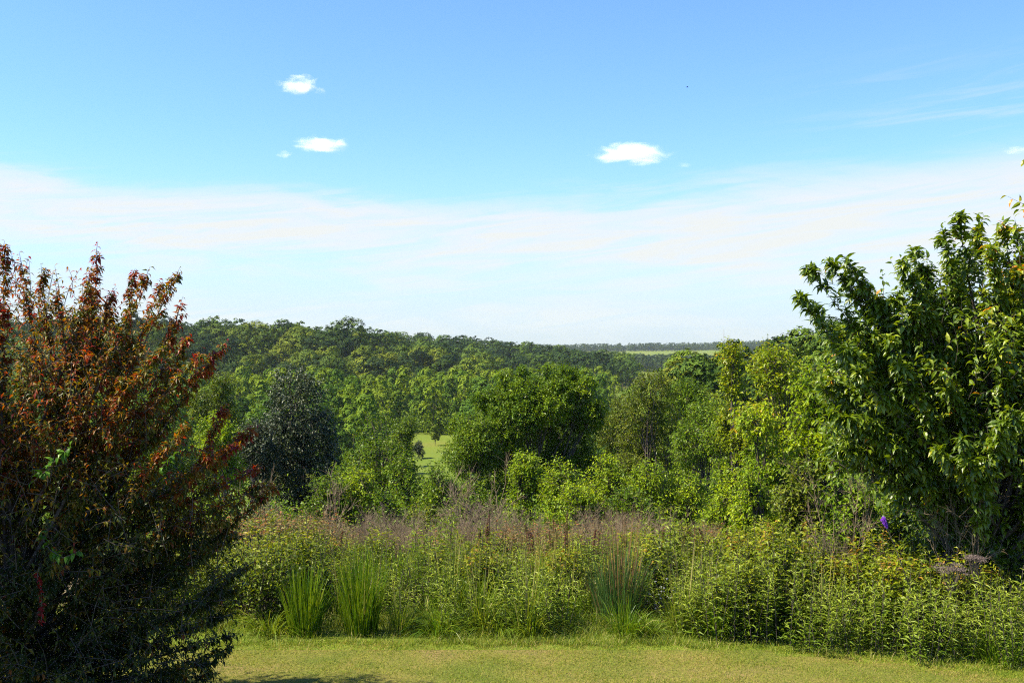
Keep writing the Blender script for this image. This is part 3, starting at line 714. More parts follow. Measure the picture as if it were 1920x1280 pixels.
wa, la = limb_tree(rng, rb, px(1850, 640, DR), tipsR, lobesR, 100, .118, .048, T8, .075, 21, 10, .42, .5, colR, along=.75, outup=.8, hold=.3, tipthin=.6, fillers=1200)
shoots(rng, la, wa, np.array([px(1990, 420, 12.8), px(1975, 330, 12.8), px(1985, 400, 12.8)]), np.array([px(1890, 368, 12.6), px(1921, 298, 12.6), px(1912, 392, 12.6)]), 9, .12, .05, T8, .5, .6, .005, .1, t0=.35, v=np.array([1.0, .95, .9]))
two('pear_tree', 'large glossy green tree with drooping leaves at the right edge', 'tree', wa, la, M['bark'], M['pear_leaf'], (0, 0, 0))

# ------------------------------------------------------------------ the meadow
def shrub_proto(seed, h, r, mat, leaf=.055, n=170, m=11, asp=.42, stems=4, droop=.25, bare=0, name='shrub', tmpl=T5):
    rng = np.random.default_rng(seed); la, wa = Acc(), Acc()
    ns = max(stems, 3); ang = rng.uniform(0, 6.28, n); rr = r * np.sqrt(rng.uniform(0, 1, n))
    zt = h * (1 - .35 * (rr / r) ** 2) * rng.uniform(.45, 1.02, n)
    B = np.stack([np.cos(ang) * rr, np.sin(ang) * rr, zt], -1)
    A = B * np.array([.72, .72, 1]) - np.array([0, 0, 1]) * h * rng.uniform(.18, .4, (n, 1)); A[:, 2] = np.maximum(A[:, 2], .02)
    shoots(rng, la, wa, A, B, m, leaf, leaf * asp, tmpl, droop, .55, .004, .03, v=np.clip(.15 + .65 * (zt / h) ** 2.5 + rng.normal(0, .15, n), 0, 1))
    k = rng.choice(n, min(n, 40), replace=False); S = rng.normal(0, r * .15, (len(k), 3)); S[:, 2] = -.1
    tubes(wa, bez(S, (S + A[k]) / 2 + rng.normal(0, .04, S.shape), A[k], 5), .008 * np.linspace(1, .5, 5)[None] * np.ones((len(k), 1)), 4)
    return wa.mesh('stem', M['bark'], True), la.mesh('foliage', M[mat])

def twig_proto(seed, h, r, n=60, mat='grey_twig', thick=.005):
    """leafless shrub: forking grey stems"""
    rng = np.random.default_rng(seed); wa = Acc(); up = np.array([0, 0, 1.])
    S = rng.normal(0, r * .18, (n, 3)); S[:, 2] = -.1; an = rng.uniform(0, 6.28, n); rr = r * np.sqrt(rng.uniform(.05, 1, n))
    T = np.stack([np.cos(an) * rr, np.sin(an) * rr, h * rng.uniform(.6, 1.05, n)], -1)
    C = (S + T) / 2 + rng.normal(0, .06, S.shape); q = bez(S, C, T, 7)
    tubes(wa, q, thick * np.linspace(1, .35, 7)[None] * np.ones((n, 1)), 4)
    for lv, (cnt, ll, th) in enumerate(((6, .30, .55), (8, .16, .38))):
        i = np.repeat(np.arange(len(q)), cnt); t = rng.integers(2, q.shape[1], len(i)); A = q[i, t]
        dr = norm(norm(q[i, t] - q[i, t - 1]) + rng.normal(0, .5, A.shape) + up * .15)
        B = A + dr * ll * h * rng.uniform(.4, 1.2, (len(i), 1))
        q = bez(A, (A + B) / 2 + rng.normal(0, .02, A.shape), B, 4)
        tubes(wa, q, thick * th * np.array([1, .8, .6, .35])[None] * np.ones((len(i), 1)), 3)
    return wa.mesh('branches', M[mat], True)

def weed_proto(seed, h, stems, mat='weed_leaf', leaf=.10, asp=.17, per=34, spread=.16, up=.35, head=False):
    """clump of upright stems with narrow leaves all the way up"""
    rng = np.random.default_rng(seed); la, wa = Acc(), Acc(); n = stems
    an = rng.uniform(0, 6.28, n); rr = spread * np.sqrt(rng.uniform(0, 1, n)); hh = h * rng.uniform(.65, 1.05, n)
    A = np.stack([np.cos(an) * rr, np.sin(an) * rr, np.full(n, -.05)], -1); B = A + np.stack([np.cos(an) * rr * .9, np.sin(an) * rr * .9, hh], -1) + rng.normal(0, .08, (n, 3))
    C = (A + B) / 2 + rng.normal(0, .03, (n, 3)); tubes(wa, bez(A, C, B, 6), .005 * np.linspace(1, .4, 6)[None] * np.ones((n, 1)), 4)
    t = (np.arange(per)[None] + rng.uniform(0, 1, (n, per))) / per; t = .12 + .88 * t; tt = t[..., None]
    P = (1 - tt) ** 2 * A[:, None] + 2 * tt * (1 - tt) * C[:, None] + tt ** 2 * B[:, None] + rng.normal(0, .02, (n, per, 3))
    ph = np.arange(per)[None] * 2.4 + rng.uniform(0, 6.28, (n, 1)); D = np.stack([np.cos(ph), np.sin(ph), up + (t - .5) * .9 + rng.normal(0, .15, (n, per))], -1)
    Ls = leaf * np.interp(t, [0, .3, .8, 1], [.5, 1, .85, .4]) * rng.uniform(.8, 1.2, (n, per))
    N = np.array([0, 0, 1.]) + rng.normal(0, .3, D.shape)
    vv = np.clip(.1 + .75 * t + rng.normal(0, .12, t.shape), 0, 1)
    leaves(la, P.reshape(-1, 3), D.reshape(-1, 3), N.reshape(-1, 3), Ls.ravel(), Ls.ravel() * asp, vv.ravel(), T5)
    return wa.mesh('stem', M['bark'], True), la.mesh('foliage', M[mat])

def clump(seed, h, nb, r0, spread, w=.008, mat='grass', bend=(.1, .6), stalks=0, vhi=1.0):
    rng = np.random.default_rng(seed); a = Acc(); n = nb
    an = rng.uniform(0, 6.28, n); rr = r0 * np.sqrt(rng.uniform(0, 1, n)); q = rr / r0
    P = np.stack([np.cos(an) * rr, np.sin(an) * rr, np.full(n, -.02)], -1)
    D = np.stack([np.cos(an) * q * spread, np.sin(an) * q * spread, np.ones(n)], -1) + rng.normal(0, .05, (n, 3))
    blades(rng, a, P, D, h * rng.uniform(.35, 1.08, n) * (1 - .25 * q), w, rng.uniform(*bend, n) * (.4 + q), 5, np.clip(rng.beta(2, 2.5, n) * vhi, 0, 1))
    if stalks:
        an = rng.uniform(0, 6.28, stalks); rr = r0 * rng.uniform(0, .8, stalks)
        P = np.stack([np.cos(an) * rr, np.sin(an) * rr, np.zeros(stalks)], -1)
        blades(rng, a, P, np.stack([np.cos(an) * .1, np.sin(an) * .1, np.ones(stalks)], -1), h * rng.uniform(1.0, 1.3, stalks), .006, .05, 5, .95)
    return a.mesh('blades', M[mat])

def thing(name, label, cat, parts, loc, group=None, rz=0., s=1.):
    e = empty(name, loc, rz, s); tag(e, label, cat, group)
    for pn, me in parts:
        obj(pn, me, None, e)
    return e

def on_ground(xp, d, dz=0.0):
    x = (xp - 960) / F * d; return (x, d, float(gz(x, d)) + dz)

rngM = np.random.default_rng(21)
protos = {
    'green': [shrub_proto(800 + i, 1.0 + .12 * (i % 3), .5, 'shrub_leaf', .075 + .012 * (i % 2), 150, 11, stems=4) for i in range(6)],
    'rust': [shrub_proto(820 + i, 1.05, .55, 'rust_leaf', .06, 150, 10) for i in range(4)],
    'dry': [twig_proto(840 + i, 1.15, .6, 60) for i in range(4)],
    'weed': [weed_proto(860 + i, .70 + .06 * i, 13, spread=.20, leaf=.10 + .014 * (i % 3), asp=.2, per=30) for i in range(6)],
    'dark': [weed_proto(880 + i, .95, 16, 'bright_leaf', .085, .22, 30, .2) for i in range(3)],
}
spec = []
def ok_gap(p, pts, dmin):
    return all((p[0] - q[0]) ** 2 + (p[1] - q[1]) ** 2 > dmin ** 2 for q in pts)
def fill(n, x0, x1, d0, d1, dmin, tries=4000, avoid=()):
    pts = []
    for _ in range(tries):
        if len(pts) >= n: break
        d = rngM.uniform(d0, d1); xp = rngM.uniform(x0, x1); x = (xp - 960) / F * d; p = (x, d)
        if ok_gap(p, pts, dmin) and ok_gap(p, avoid, dmin * .8): pts.append(p)
    return pts

def put(kind, pts, name, label, cat, group, names, s0, s1, hscale=None):
    pr = protos[kind]; roots = []; dmid = float(np.median([q[1] for q in pts]))
    for i, (x, y) in enumerate(pts):
        s = rngM.uniform(s0, s1)
        if hscale is not None: s *= hscale(x, y)
        loc = (x, y, float(gz(x, y)) - .02); k = i % len(pr)
        a_, b_ = where(x, y, s, (s0 + s1) / 2, dmid, NEAR_ZONES); lb = a_ + label + b_
        if i < len(pr):
            parts = list(zip(names, pr[k] if isinstance(pr[k], tuple) else (pr[k],)))
            roots.append(thing(name, lb, cat, parts, loc, group, rngM.uniform(0, 6.28), s))
        else:
            tag(dup(roots[k], loc, rngM.uniform(0, 6.28), s), lb, cat, group)

clump_px = [(572, 12.35), (676, 12.4), (1160, 12.95), (1130, 12.7), (1190, 12.7), (620, 12.5)]
cl_xy = [((a - 960) / F * d, d) for a, d in clump_px]
# dry grey twig shrubs in a band before the wood
put('dry', fill(25, 560, 1400, 16.8, 20.5, .75), 'dead_shrub', 'leafless grey shrub in the brown band', 'shrub', 'leafless grey shrubs in the brown band', ('branches',), .62, .9)
put('rust', fill(74, 540, 1400, 15.8, 22.5, .6), 'rusty_shrub', 'rusty tipped shrub in the brown band', 'shrub', 'rust tipped shrubs in the brown band', ('stem', 'foliage'), .8, 1.1)
put('rust', fill(22, 360, 620, 15.5, 22, .75), 'rusty_shrub', 'orange tipped low shrub', 'shrub', 'orange tipped shrubs beside the red tree', ('stem', 'foliage'), .95, 1.35)
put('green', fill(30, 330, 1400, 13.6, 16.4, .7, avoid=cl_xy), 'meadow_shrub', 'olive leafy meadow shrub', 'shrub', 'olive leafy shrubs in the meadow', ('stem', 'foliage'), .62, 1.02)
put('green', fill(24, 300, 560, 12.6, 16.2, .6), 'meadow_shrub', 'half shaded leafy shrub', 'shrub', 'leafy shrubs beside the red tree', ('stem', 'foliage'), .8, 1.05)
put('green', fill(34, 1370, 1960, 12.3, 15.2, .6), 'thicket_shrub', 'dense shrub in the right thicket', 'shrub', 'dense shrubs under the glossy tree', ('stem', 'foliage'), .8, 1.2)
put('weed', [(x, y - 11.4 + float(edge(x)) + .12) for x, y in fill(60, 1300, 1990, 11.4, 12.9, .30)], 'tall_weed', 'pale narrow leaved lawn edge weed', 'weed', 'pale narrow leaved weeds at the right lawn edge', ('stem', 'foliage'), .72, 1.1)
put('weed', fill(30, 700, 1330, 12.4, 14.2, .42, avoid=cl_xy), 'tall_weed', 'narrow leaved weed among the grasses', 'weed', 'narrow leaved weeds mid meadow', ('stem', 'foliage'), .6, .95)
put('dark', fill(10, 800, 900, 13.4, 14.8, .3) + fill(8, 1180, 1450, 13, 14.4, .4) + fill(12, 470, 800, 13, 15, .4), 'leafy_weed', 'deep green upright leafy weed', 'weed', 'deep green leafy weeds in the meadow', ('stem', 'foliage'), .8, 1.1)

put('weed', fill(18, 620, 1380, 14.6, 17.8, .8), 'tall_weed', 'green weed rising through the brown band', 'weed', 'green weeds in the brown band', ('stem', 'foliage'), .9, 1.3)
# featured plants
def grass_thing(label, xp, d, me, rz=0, s=1., group=None):
    return thing('grass_clump', label, 'grass clump', (('blades', me),), on_ground(xp, d), group, rz, s)
grass_thing('left of the two bright tall grass clumps at the lawn edge', 572, 12.35, clump(901, 1.02, 420, .17, .15, .0085, bend=(.0, .28)))
grass_thing('right, fuller of the two bright tall grass clumps at the lawn edge', 678, 12.4, clump(902, 1.20, 520, .18, .14, .0085, bend=(.0, .26)))
grass_thing('dark upright grass clump with rusty seed stalks right of centre', 1160, 12.95, clump(903, 1.22, 640, .24, .20, .008, 'rust_grass', (.02, .25), 45))
grass_thing('arching grass clump right of the leafy weeds near centre', 905, 13.3, clump(904, .85, 420, .2, .5, bend=(.3, .9)))
grass_thing('thin upright grass clump behind the bright pair', 750, 13.9, clump(905, 1.1, 260, .2, .2, .007, 'grass', (.02, .25)))
grass_thing('low grass clump at the lawn edge before the rusty stalks', 1170, 12.3, clump(906, .6, 260, .16, .4, bend=(.1, .6)))
grass_thing('low bright grass clump at the lawn edge right of centre', 1345, 12.25, clump(907, .66, 240, .13, .4, bend=(.1, .5)))
grass_thing('small arching grass clump on the lawn edge left of centre', 820, 12.35, clump(908, .55, 230, .15, .5, bend=(.4, 1.)))
grass_thing('grass clump at the lawn edge in the right corner', 1870, 11.25, clump(909, .55, 260, .2, .4, bend=(.1, .6)))
grass_thing('pale arching grass clump beside the red tree', 505, 12.4, clump(910, .6, 260, .16, .6, .008, 'meadow_grass', (.5, 1.)))
grass_thing('slim grass clump in the weeds under the purple flower', 1650, 12.1, clump(911, .95, 120, .10, .25, bend=(.05, .3)))
me = clump(912, .5, 170, .13, .5, .007, 'meadow_grass', (.3, .9)); first = None
for i in range(26):
    xp = rngM.uniform(780, 1480); loc = on_ground(xp, 12.25 + rngM.uniform(-.05, .8)); s = rngM.uniform(.7, 1.2)
    if first is None:
        first = thing('grass_clump', 'short olive grass tuft along the lawn edge', 'grass clump', (('blades', me),), loc, 'short olive grass tufts along the lawn edge', 0., s)
    else: dup(first, loc, rngM.uniform(0, 6.28), s)

for kk, (lab, grp, nn, x0, x1, y0, y1, hh, mt) in enumerate((
        ('upright bright grass clump between the meadow shrubs', 'upright bright grass clumps between the meadow shrubs', 20, 640, 1400, 12.7, 14.6, .95, 'grass'),
        ('pale seeding grass clump among the meadow weeds', 'pale seeding grass clumps among the meadow weeds', 18, 700, 1960, 12.2, 14.4, .85, 'meadow_grass'))):
    ms = [clump(920 + 5 * kk + q, hh, 150, .11, .25, .0075, mt, (.05, .5), 8) for q in range(2)]; fst = []
    for i, (x, y) in enumerate(fill(nn, x0, x1, y0, y1, .3)):
        y = max(y, float(edge(x)) + .3); s = rngM.uniform(.7, 1.15); loc = (x, y, float(gz(x, y)))
        a_, b_ = where(x, y, s, .92, 13.4, NEAR_ZONES); lb = a_ + lab.split(' between')[0].split(' among')[0] + b_
        if i < 2: fst.append(thing('grass_clump', lb, 'grass clump', (('blades', ms[i]),), loc, grp, 0., s))
        else: tag(dup(fst[i % 2], loc, rngM.uniform(0, 6.28), s), lb)

def tangle(label, xp, d, h, r, seed, n=70, th=.007):
    thing('dead_bush', label, 'bush', (('branches', twig_proto(seed, h, r, n, thick=th)),), on_ground(xp, d))
tangle('tangled bare brown bush below the centre tree', 895, 22.5, 1.75, .7, 950, 13, .011)
tangle('thin grey dead sapling rising above the brown band', 615, 20.5, 1.6, .35, 951, 5, .010)
tangle('pale dead stems at the left end of the brown band', 480, 18.5, 1.4, .4, 952, 8, .007)
tangle('fan of grey dead stems in the shade under the glossy tree', 1790, 12.9, 1.55, .4, 953, 7, .006)
tangle('grey dead twigs between thicket and glossy tree', 1590, 13.4, 1.55, .45, 954, 9, .006)

# dark brown seed spikes (dock)
dk = []
for i in range(2):
    rng = np.random.default_rng(970 + i); la, wa = Acc(), Acc(); n = 1
    A = np.zeros((n, 3)) + rng.normal(0, .05, (n, 3)) * [1, 1, 0]; B = A + np.stack([rng.normal(0, .12, n), rng.normal(0, .12, n), rng.uniform(.85, 1.2, n)], -1)
    tubes(wa, bez(A, (A + B) / 2, B, 4), .005, 4)
    mid = A + (B - A) * .55; shoots(rng, la, None, mid, B, 130, .026, .018, T4, .3, .3, .004, 0.)
    dk.append((wa.mesh('stem', M['dead']), la.mesh('seed_head', M['dead'])))
first = []
for i, (xp, d) in enumerate([(1010, 15.5), (1040, 15.2), (905, 15.8), (912, 14.9), (1110, 16.2), (1300, 15.0), (1330, 15.3), (1292, 16.), (1235, 15.5), (1060, 14.6), (630, 15.6), (1360, 15.6), (1003, 15.2), (1033, 15.6), (898, 15.4), (918, 15.2), (1104, 15.8), (1120, 15.9), (1310, 15.3), (1285, 15.6), (1345, 15.2), (1065, 15.)]):
    if i < 2: first.append(thing('dock_plant', 'dark brown seed spike standing out of the meadow', 'dock plant', zip(('stem', 'seed_head'), dk[i]), on_ground(xp, d), 'dark brown seed spikes in the meadow'))
    else: dup(first[i % 2], on_ground(xp, d), i, rngM.uniform(.8, 1.1))

# purple blazing star
rng = np.random.default_rng(31)
A = px(1712, 1100, 11.8); B = px(1655, 972, 11.8); g0 = np.array(on_ground(1730, 11.9)); e = empty('blazing_star', g0); tag(e, 'single purple flower spike leaning left above the right thicket', 'flower')
w = Acc(); C = (A - g0); T_ = B - g0
q = bez(np.zeros((1, 3)), C[None] * 1.02, T_[None], 10); tubes(w, q, .005 * np.linspace(1, .7, 10)[None], 5); obj('stem', w, M['bark'], e, True)
fl = Acc(); ax = norm(T_ - C); n = 420; t = rng.uniform(0, 1, n); PP = T_ - ax * t[:, None] * .10; D = rand_dirs(rng, n) + ax * .3; 
leaves(fl, PP, D, rng.normal(0, 1, (n, 3)), .036 * (1 - .5 * t), .012, rng.uniform(0, 1, n), T4); obj('flower', fl, M['purple'], e)
lf = Acc(); n = 60; t = rng.uniform(.35, .9, n); k = (t * 9).astype(int); D = rand_dirs(rng, n, .6)
leaves(lf, q[0, k], D, rng.normal(0, .4, (n, 3)) + [0, 0, 1], .05, .006, rng.uniform(0, 1, n), T4); obj('foliage', lf, M['weed_leaf'], e)

# faded flat flower heads on a tall weed
def umbel(label, xp, yp, d, wpx, hpx, seed):
    rng = np.random.default_rng(seed); g0 = np.array(on_ground(xp, d)); e = empty('flower_head_weed', g0); tag(e, label, 'weed')
    w = Acc(); hd = Acc(); c = px(xp, yp, d) - g0; n = 20
    off = np.stack([rng.uniform(-1, 1, n) * wpx / F * d, rng.normal(0, .08, n), rng.normal(0, .4, n) * hpx / F * d], -1)
    tipz = c + off; S = np.zeros((1, 3)); J = c - np.array([0, 0, .28])
    tubes(w, bez(S, J[None] * [.5, .5, .5], J[None], 6), .008 * np.linspace(1, .7, 6)[None], 5)
    Jn = np.repeat(J[None], n, 0); tubes(w, bez(Jn, (Jn + tipz) / 2 + np.array([0, 0, -.05]), tipz, 4), .003, 3)
    m = 80; Q = tipz[:, None] + rng.normal(0, 1, (n, m, 3)) * [.026, .026, .007]
    leaves(hd, Q.reshape(-1, 3), rng.normal(0, 1, (n * m, 3)), rng.normal(0, 1, (n * m, 3)), .012, .010, rng.uniform(0, 1, n * m), T4)
    obj('stem', w, M['bark'], e); obj('seed_head', hd, M['umbel'], e)
umbel('weed with broad faded brown flower head before the glossy tree', 1780, 1065, 12.0, 28, 10, 41)
umbel('weed with a smaller faded flower head right of the broad one', 1828, 1046, 12.1, 12, 6, 42)
# small white flowers
rng = np.random.default_rng(43); g0 = np.array(on_ground(1250, 13.0)); e = empty('white_wildflower', g0); tag(e, 'low plant with tiny white flowers right of the rusty grass clump', 'flower')
w, f_ = Acc(), Acc(); n = 26; tips_ = np.array([px(1250 + rng.normal(0, 18), 1112 + rng.normal(0, 14), 12.9) - g0 for _ in range(n)])
tubes(w, bez(np.zeros((n, 3)), tips_ * .5 + rng.normal(0, .02, (n, 3)), tips_, 4), .002, 3)
Q = np.repeat(tips_, 6, 0); leaves(f_, Q, rand_dirs(rng, n * 6), rng.normal(0, 1, (n * 6, 3)), .018, .010, rng.uniform(0, 1, n * 6), T4)
obj('stem', w, M['straw'], e); obj('flower', f_, M['white_petal'], e)

# vines in the red tree: light green leaves and a crimson one
def vine(label, pts, mat, leaf, n, seed, nm='climbing_vine'):
    rng = np.random.default_rng(seed); w, f_ = Acc(), Acc(); pts = np.array(pts); g0 = pts[0].copy(); e = empty(nm, g0); tag(e, label, 'vine')
    q = pts - g0; tubes(w, q[None], .004, 4)
    i = rng.uniform(0, len(q) - 1.001, n); k = i.astype(int); A = q[k] + (q[k + 1] - q[k]) * (i - k)[:, None]
    D = rand_dirs(rng, n) + [0, -.5, -.2]; leaves(f_, A, D, rng.normal(0, .4, (n, 3)) + [-.3, -.2, .8], leaf * rng.uniform(.7, 1.2, n), leaf * .5, rng.uniform(0, 1, n), T8)
    obj('stem', w, M['bark'], e); obj('foliage', f_, M[mat], e)
vine('light green vine leaves catching sun high in the dark part of the red tree', [px(60, 905, 8.3), px(90, 880, 8.3), px(115, 852, 8.25), px(135, 838, 8.2)], 'vine_leaf', .075, 26, 51)
vine('light green vine leaves lower in the dark part of the red tree', [px(75, 1000, 8.3), px(95, 1030, 8.25), px(120, 1045, 8.2), px(150, 1032, 8.2)], 'vine_leaf', .07, 26, 52)
vine('tuft of light green vine leaves in the right part of the red tree', [px(300, 880, 8.6), px(316, 862, 8.5), px(330, 850, 8.5)], 'vine_leaf', .06, 12, 53)
vine('crimson creeper hanging in the dark lower part of the red tree', [px(70, 1070, 8.3), px(78, 1100, 8.3), px(80, 1130, 8.3), px(79, 1168, 8.3)], 'crimson_leaf', .035, 70, 54)

# ------------------------------------------------------------------ grasses nobody could count
rngG = np.random.default_rng(61)
a = Acc(); n = 170000
x = rngG.uniform(-6.6, 6.6, n); y = 9.3 + (edge(x) + .1 - 9.3) * rngG.uniform(0, 1, n) ** .9
P = np.stack([x, y, np.zeros(n)], -1); D = rngG.normal(0, .45, (n, 3)); D[:, 2] = 1
tuft = (.5 + .5 * np.sin(x * 3.1 + 2 * np.sin(y * 2.3)) * np.sin(y * 4.7 + 1.7 * np.sin(x * 1.9)))
blades(rngG, a, P, D, rngG.uniform(.018, .055, n) * (.6 + .8 * tuft * rngG.uniform(0, 1, n)), rngG.uniform(.003, .007, n), rngG.uniform(.1, .9, n), 3)
tag(obj('lawn_grass', a, M['lawn_blade']), 'short mown grass of the lawn in the foreground', 'grass', kind='stuff')
a = Acc(); n = 60000
x = rngG.uniform(-7, 7.2, n); y = edge(x) - .10 * (1 + np.sin(x * 4.1) * np.sin(x * 9.7 + 1)) + rngG.uniform(-.05, 1, n) ** 1.0 * 2.6 * rngG.uniform(0, 1, n)
P = np.stack([x, y, gz(x, y)], -1); D = rngG.normal(0, .28, (n, 3)); D[:, 2] = 1
kk = (rngG.uniform(0, 1, n) < .35) | (y - edge(x) > .5) | ((x > -.7) & (x < 2.2)); x, y, P, D = x[kk], y[kk], P[kk], D[kk]; n = len(x)
hgt = rngG.uniform(.08, .38, n) * (.35 + .65 * sstep(0, .7, y - edge(x)))
blades(rngG, a, P, D, hgt, rngG.uniform(.003, .007, n), rngG.uniform(.1, .8, n), 4)
tag(obj('meadow_grass', a, M['meadow_grass']), 'rough olive grass between the meadow plants', 'grass', kind='stuff')
a = Acc(); n = 90000
y = rngG.uniform(13.5, 26, n); x = rngG.uniform(-.52, .56, n) * y
P = np.stack([x, y, gz(x, y)], -1); D = rngG.normal(0, .25, (n, 3)); D[:, 2] = 1
blades(rngG, a, P, D, rngG.uniform(.2, .6, n), rngG.uniform(.005, .012, n), rngG.uniform(.05, .6, n), 4, np.clip(rngG.beta(3, 2, n), 0, 1))
tag(obj('tall_dry_grass', a, M['straw']), 'brown dry grass standing in the back of the meadow', 'grass', kind='stuff')

# undergrowth closing the slope below the trees
a = Acc(); rng = np.random.default_rng(65)
n = 15000; y = 23 + 90 * rng.uniform(0, 1, n) ** 1.3; x = rng.uniform(-.52, .56, n) * y
col = 960 + x / y * F
nb = 900; y[:nb] = rng.uniform(214, 250, nb); x[:nb] = (rng.uniform(690, 900, nb) - 960) / F * y[:nb]
C = np.stack([x, y, gz(x, y)], -1); per = 26
Q = C[:, None] + rng.normal(0, 1, (n, per, 3)) * [.6, .6, .45] + [0, 0, .6]
Q[:nb] += rng.normal(0, 1, (nb, per, 3)) * [1.0, 1.0, .9] + [0, 0, 1.0]
N = rng.normal(0, .5, Q.shape) + [0, -.1, 1]; D = rng.normal(0, 1, Q.shape)
sz = np.repeat(np.interp(y, [23, 60, 250], [.075, .14, .40]), per)
leaves(a, Q.reshape(-1, 3), D.reshape(-1, 3), N.reshape(-1, 3), sz, sz * .6, np.clip(rng.normal(.5, .2, n * per), 0, 1), T4)
tag(obj('undergrowth', a, M['mid_leaf']), 'low green undergrowth on the slope below the trees', 'undergrowth', kind='stuff')

# ------------------------------------------------------------------ mast on the far ridge, bird, clouds
a = Acc(); d = 1980.; b = px(1357, 650, d); b[2] = float(gz(b[0], d)); hm = (px(1357, 617, d)[2] - b[2])
for k in range(3):
    c, s = math.cos(k * 2.094), math.sin(k * 2.094)
    tubes(a, np.array([[[c * .9, s * .9, 0], [c * .5, s * .5, hm * .8], [c * .08, s * .08, hm]]]), np.array([[.22, .2, .14]]), 4)
for i in range(14):
    z0 = hm * .8 * i / 14; z1 = hm * .8 * (i + 1) / 14
    for k in range(3):
        c, s = math.cos(k * 2.094) * .8, math.sin(k * 2.094) * .8; c2, s2 = math.cos(k * 2.094 + 2.094) * .8, math.sin(k * 2.094 + 2.094) * .8
        tubes(a, np.array([[[c, s, z0], [c2, s2, z1]]]), .07, 3)
tag(obj('radio_mast', a, M['metal'], loc=b), 'thin grey radio mast standing on the farthest ridge', 'mast')

def bird():
    c = px(1289, 163, 110); e = empty('bird', c); tag(e, 'tiny dark bird flying high in the blue sky', 'bird')
    b = Acc(); tubes(b, np.array([[[-.13, 0, 0], [-.10, 0, .005], [-.04, 0, .01], [.03, 0, .01], [.09, 0, .02], [.12, 0, .025], [.145, 0, .02]]]), np.array([[.004, .018, .032, .034, .022, .02, .003]]), 8)
    b.add([(-.10, -.01, 0), (-.10, .01, 0), (-.19, .03, .0), (-.19, -.03, .0)], [(0, 1, 2, 3)]); obj('body', b, M['feather'], e, True)
    for s in (-1, 1):
        w = Acc(); w.add([(.05, 0, .02), (-.04, 0, .02), (.06, s * .1, .07), (-.04, s * .1, .065), (.0, s * .22, .05), (-.05, s * .21, .045)], [(0, 1, 3, 2), (2, 3, 5, 4)]); obj('wing', w, M['feather'], e)
    e.rotation_euler = (0, 0, R(25))
bird()

# unseen tree added beyond the left edge to darken the foot of the red tree
wa, la = tree_shoots(990, 6.6, 2.1, .2, 22, 3200, 12, .11, .065, T4, .5, .16)
two('added_shade_tree', 'unseen tree added outside the left edge to shade the foot of the red tree', 'tree', wa, la, M['bark'], M['mid_leaf'], (-7.4, 8.3, 0))

# ------------------------------------------------------------------ clouds and haze
def cloud_mat():
    m = bpy.data.materials.new('cloud_vapour'); m.use_nodes = True; g = NG(m.node_tree); g.n.clear()
    tc = g.add('ShaderNodeTexCoord'); P = tc.outputs['Object']
    oi = g.add('ShaderNodeObjectInfo')
    add = g.add('ShaderNodeVectorMath', operation='ADD'); g.l.new(P, add.inputs[0])
    g.l.new(g.vec(g.m('MULTIPLY', oi.outputs['Random'], 37.0), 1.7, 4.0), add.inputs[1])
    n = g.noise(add.outputs[0], 1.5, 5.0, .58, .5)
    sp = g.add('ShaderNodeSeparateXYZ'); g.l.new(P, sp.inputs[0])
    ln = g.add('ShaderNodeVectorMath', operation='LENGTH'); g.l.new(P, ln.inputs[0])
    # flat base: squeeze the lower half
    low = g.m('MULTIPLY', g.m('MAXIMUM', g.m('MULTIPLY', sp.outputs[2], -1.0), 0.0), .9)
    rr = g.m('ADD', ln.outputs['Value'], low)
    q = g.m('SUBTRACT', g.m('ADD', .86, g.m('MULTIPLY', g.m('SUBTRACT', n, .5), 3.1)), rr)
    dens = g.m('MULTIPLY', g.ss(q, 0.0, .9), .035)
    col = g.add('ShaderNodeAttribute', attribute_name='thick', attribute_type='OBJECT')
    dens = g.m('MULTIPLY', dens, col.outputs['Fac'])
    p = g.add('ShaderNodeVolumePrincipled'); p.inputs['Color'].default_value = (.93, .935, .95, 1); p.inputs['Anisotropy'].default_value = 0.0
    g.l.new(dens, p.inputs['Density'])
    o = g.add('ShaderNodeOutputMaterial'); g.l.new(p.outputs[0], o.inputs['Volume'])
    return m
CM = cloud_mat()
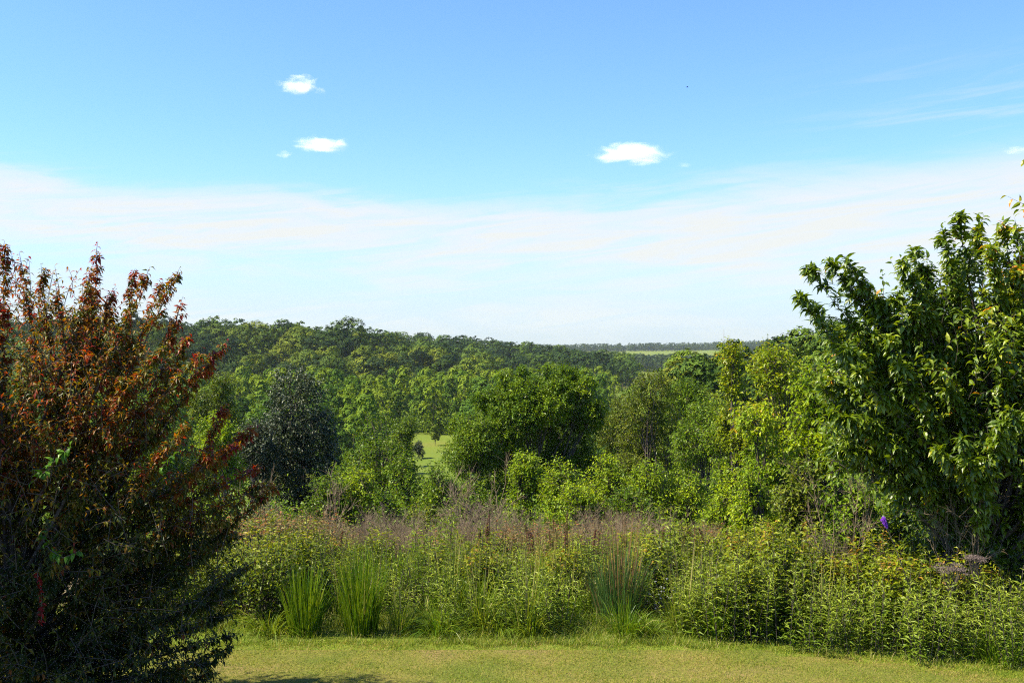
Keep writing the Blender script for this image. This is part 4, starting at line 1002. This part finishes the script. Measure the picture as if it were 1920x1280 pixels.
def cloud(label, xp, yp, w, h, thick, seed, d=3000.):
    rng = np.random.default_rng(seed)
    n_, k_ = 20, 32; th = np.linspace(0, np.pi, n_)[:, None]; ph = np.linspace(0, 2 * np.pi, k_, endpoint=False)[None]
    V = np.stack([np.sin(th) * np.cos(ph), np.sin(th) * np.sin(ph), np.cos(th) + 0 * ph], -1)
    for _ in range(9):
        q = rand_dirs(rng, 1)[0]; V = V * (1 + .10 * np.clip((V * q).sum(-1, keepdims=True) / np.linalg.norm(V, axis=-1, keepdims=True) - .6, 0, 1))
    V = V * 1.12
    i = np.arange(n_ - 1)[:, None] * k_; j = np.arange(k_)[None]; j2 = (j + 1) % k_
    Fq = np.stack([i + j, i + k_ + j, i + k_ + j2, i + j2], -1).reshape(-1, 4)
    a = Acc(); a.add(V.reshape(-1, 3), Fq)
    o = obj('cloud', a, CM, loc=px(xp, yp, d)); o.scale = (w / 2 / F * d, w / 2.6 / F * d, h / 2 / F * d); o['thick'] = thick
    tag(o, label, 'cloud')
cloud('small white cloud, highest of all, with a pointed left wisp', 564, 166, 92, 48, 1.0, 1)
cloud('white cloud low left of centre above the veil', 602, 276, 118, 44, 1.0, 2)
cloud('largest white cloud, domed, right of centre', 1185, 293, 150, 52, 1.0, 3)
cloud('tiny faint cloud scrap left of the low left cloud', 533, 291, 34, 22, .6, 4)
cloud('tiny faint cloud scrap right of the largest cloud', 1283, 311, 36, 16, .3, 5)
cloud('thin faint cloud at the right edge of the sky', 1905, 284, 70, 24, .3, 6)

hz = bpy.data.materials.new('haze_air'); hz.use_nodes = True; g = NG(hz.node_tree); g.n.clear()
p = g.add('ShaderNodeVolumePrincipled'); p.inputs['Color'].default_value = (.80, .90, 1, 1); p.inputs['Density'].default_value = HAZE; p.inputs['Anisotropy'].default_value = .2
o = g.add('ShaderNodeOutputMaterial'); g.l.new(p.outputs[0], o.inputs['Volume'])
if HAZE > 0:
    a = Acc(); X, Y0, Y1, Z0, Z1 = 1750, -60, 2450, -16, 66
    a.add([(-X, Y0, Z0), (X, Y0, Z0), (X, Y1, Z0), (-X, Y1, Z0), (-X, Y0, Z1), (X, Y0, Z1), (X, Y1, Z1), (-X, Y1, Z1)], [(0, 3, 2, 1), (4, 5, 6, 7), (0, 1, 5, 4), (1, 2, 6, 5), (2, 3, 7, 6), (3, 0, 4, 7)])
    o = obj('haze', a, hz); tag(o, 'faint blue air between the near meadow and the far ridge', 'haze', kind='stuff')
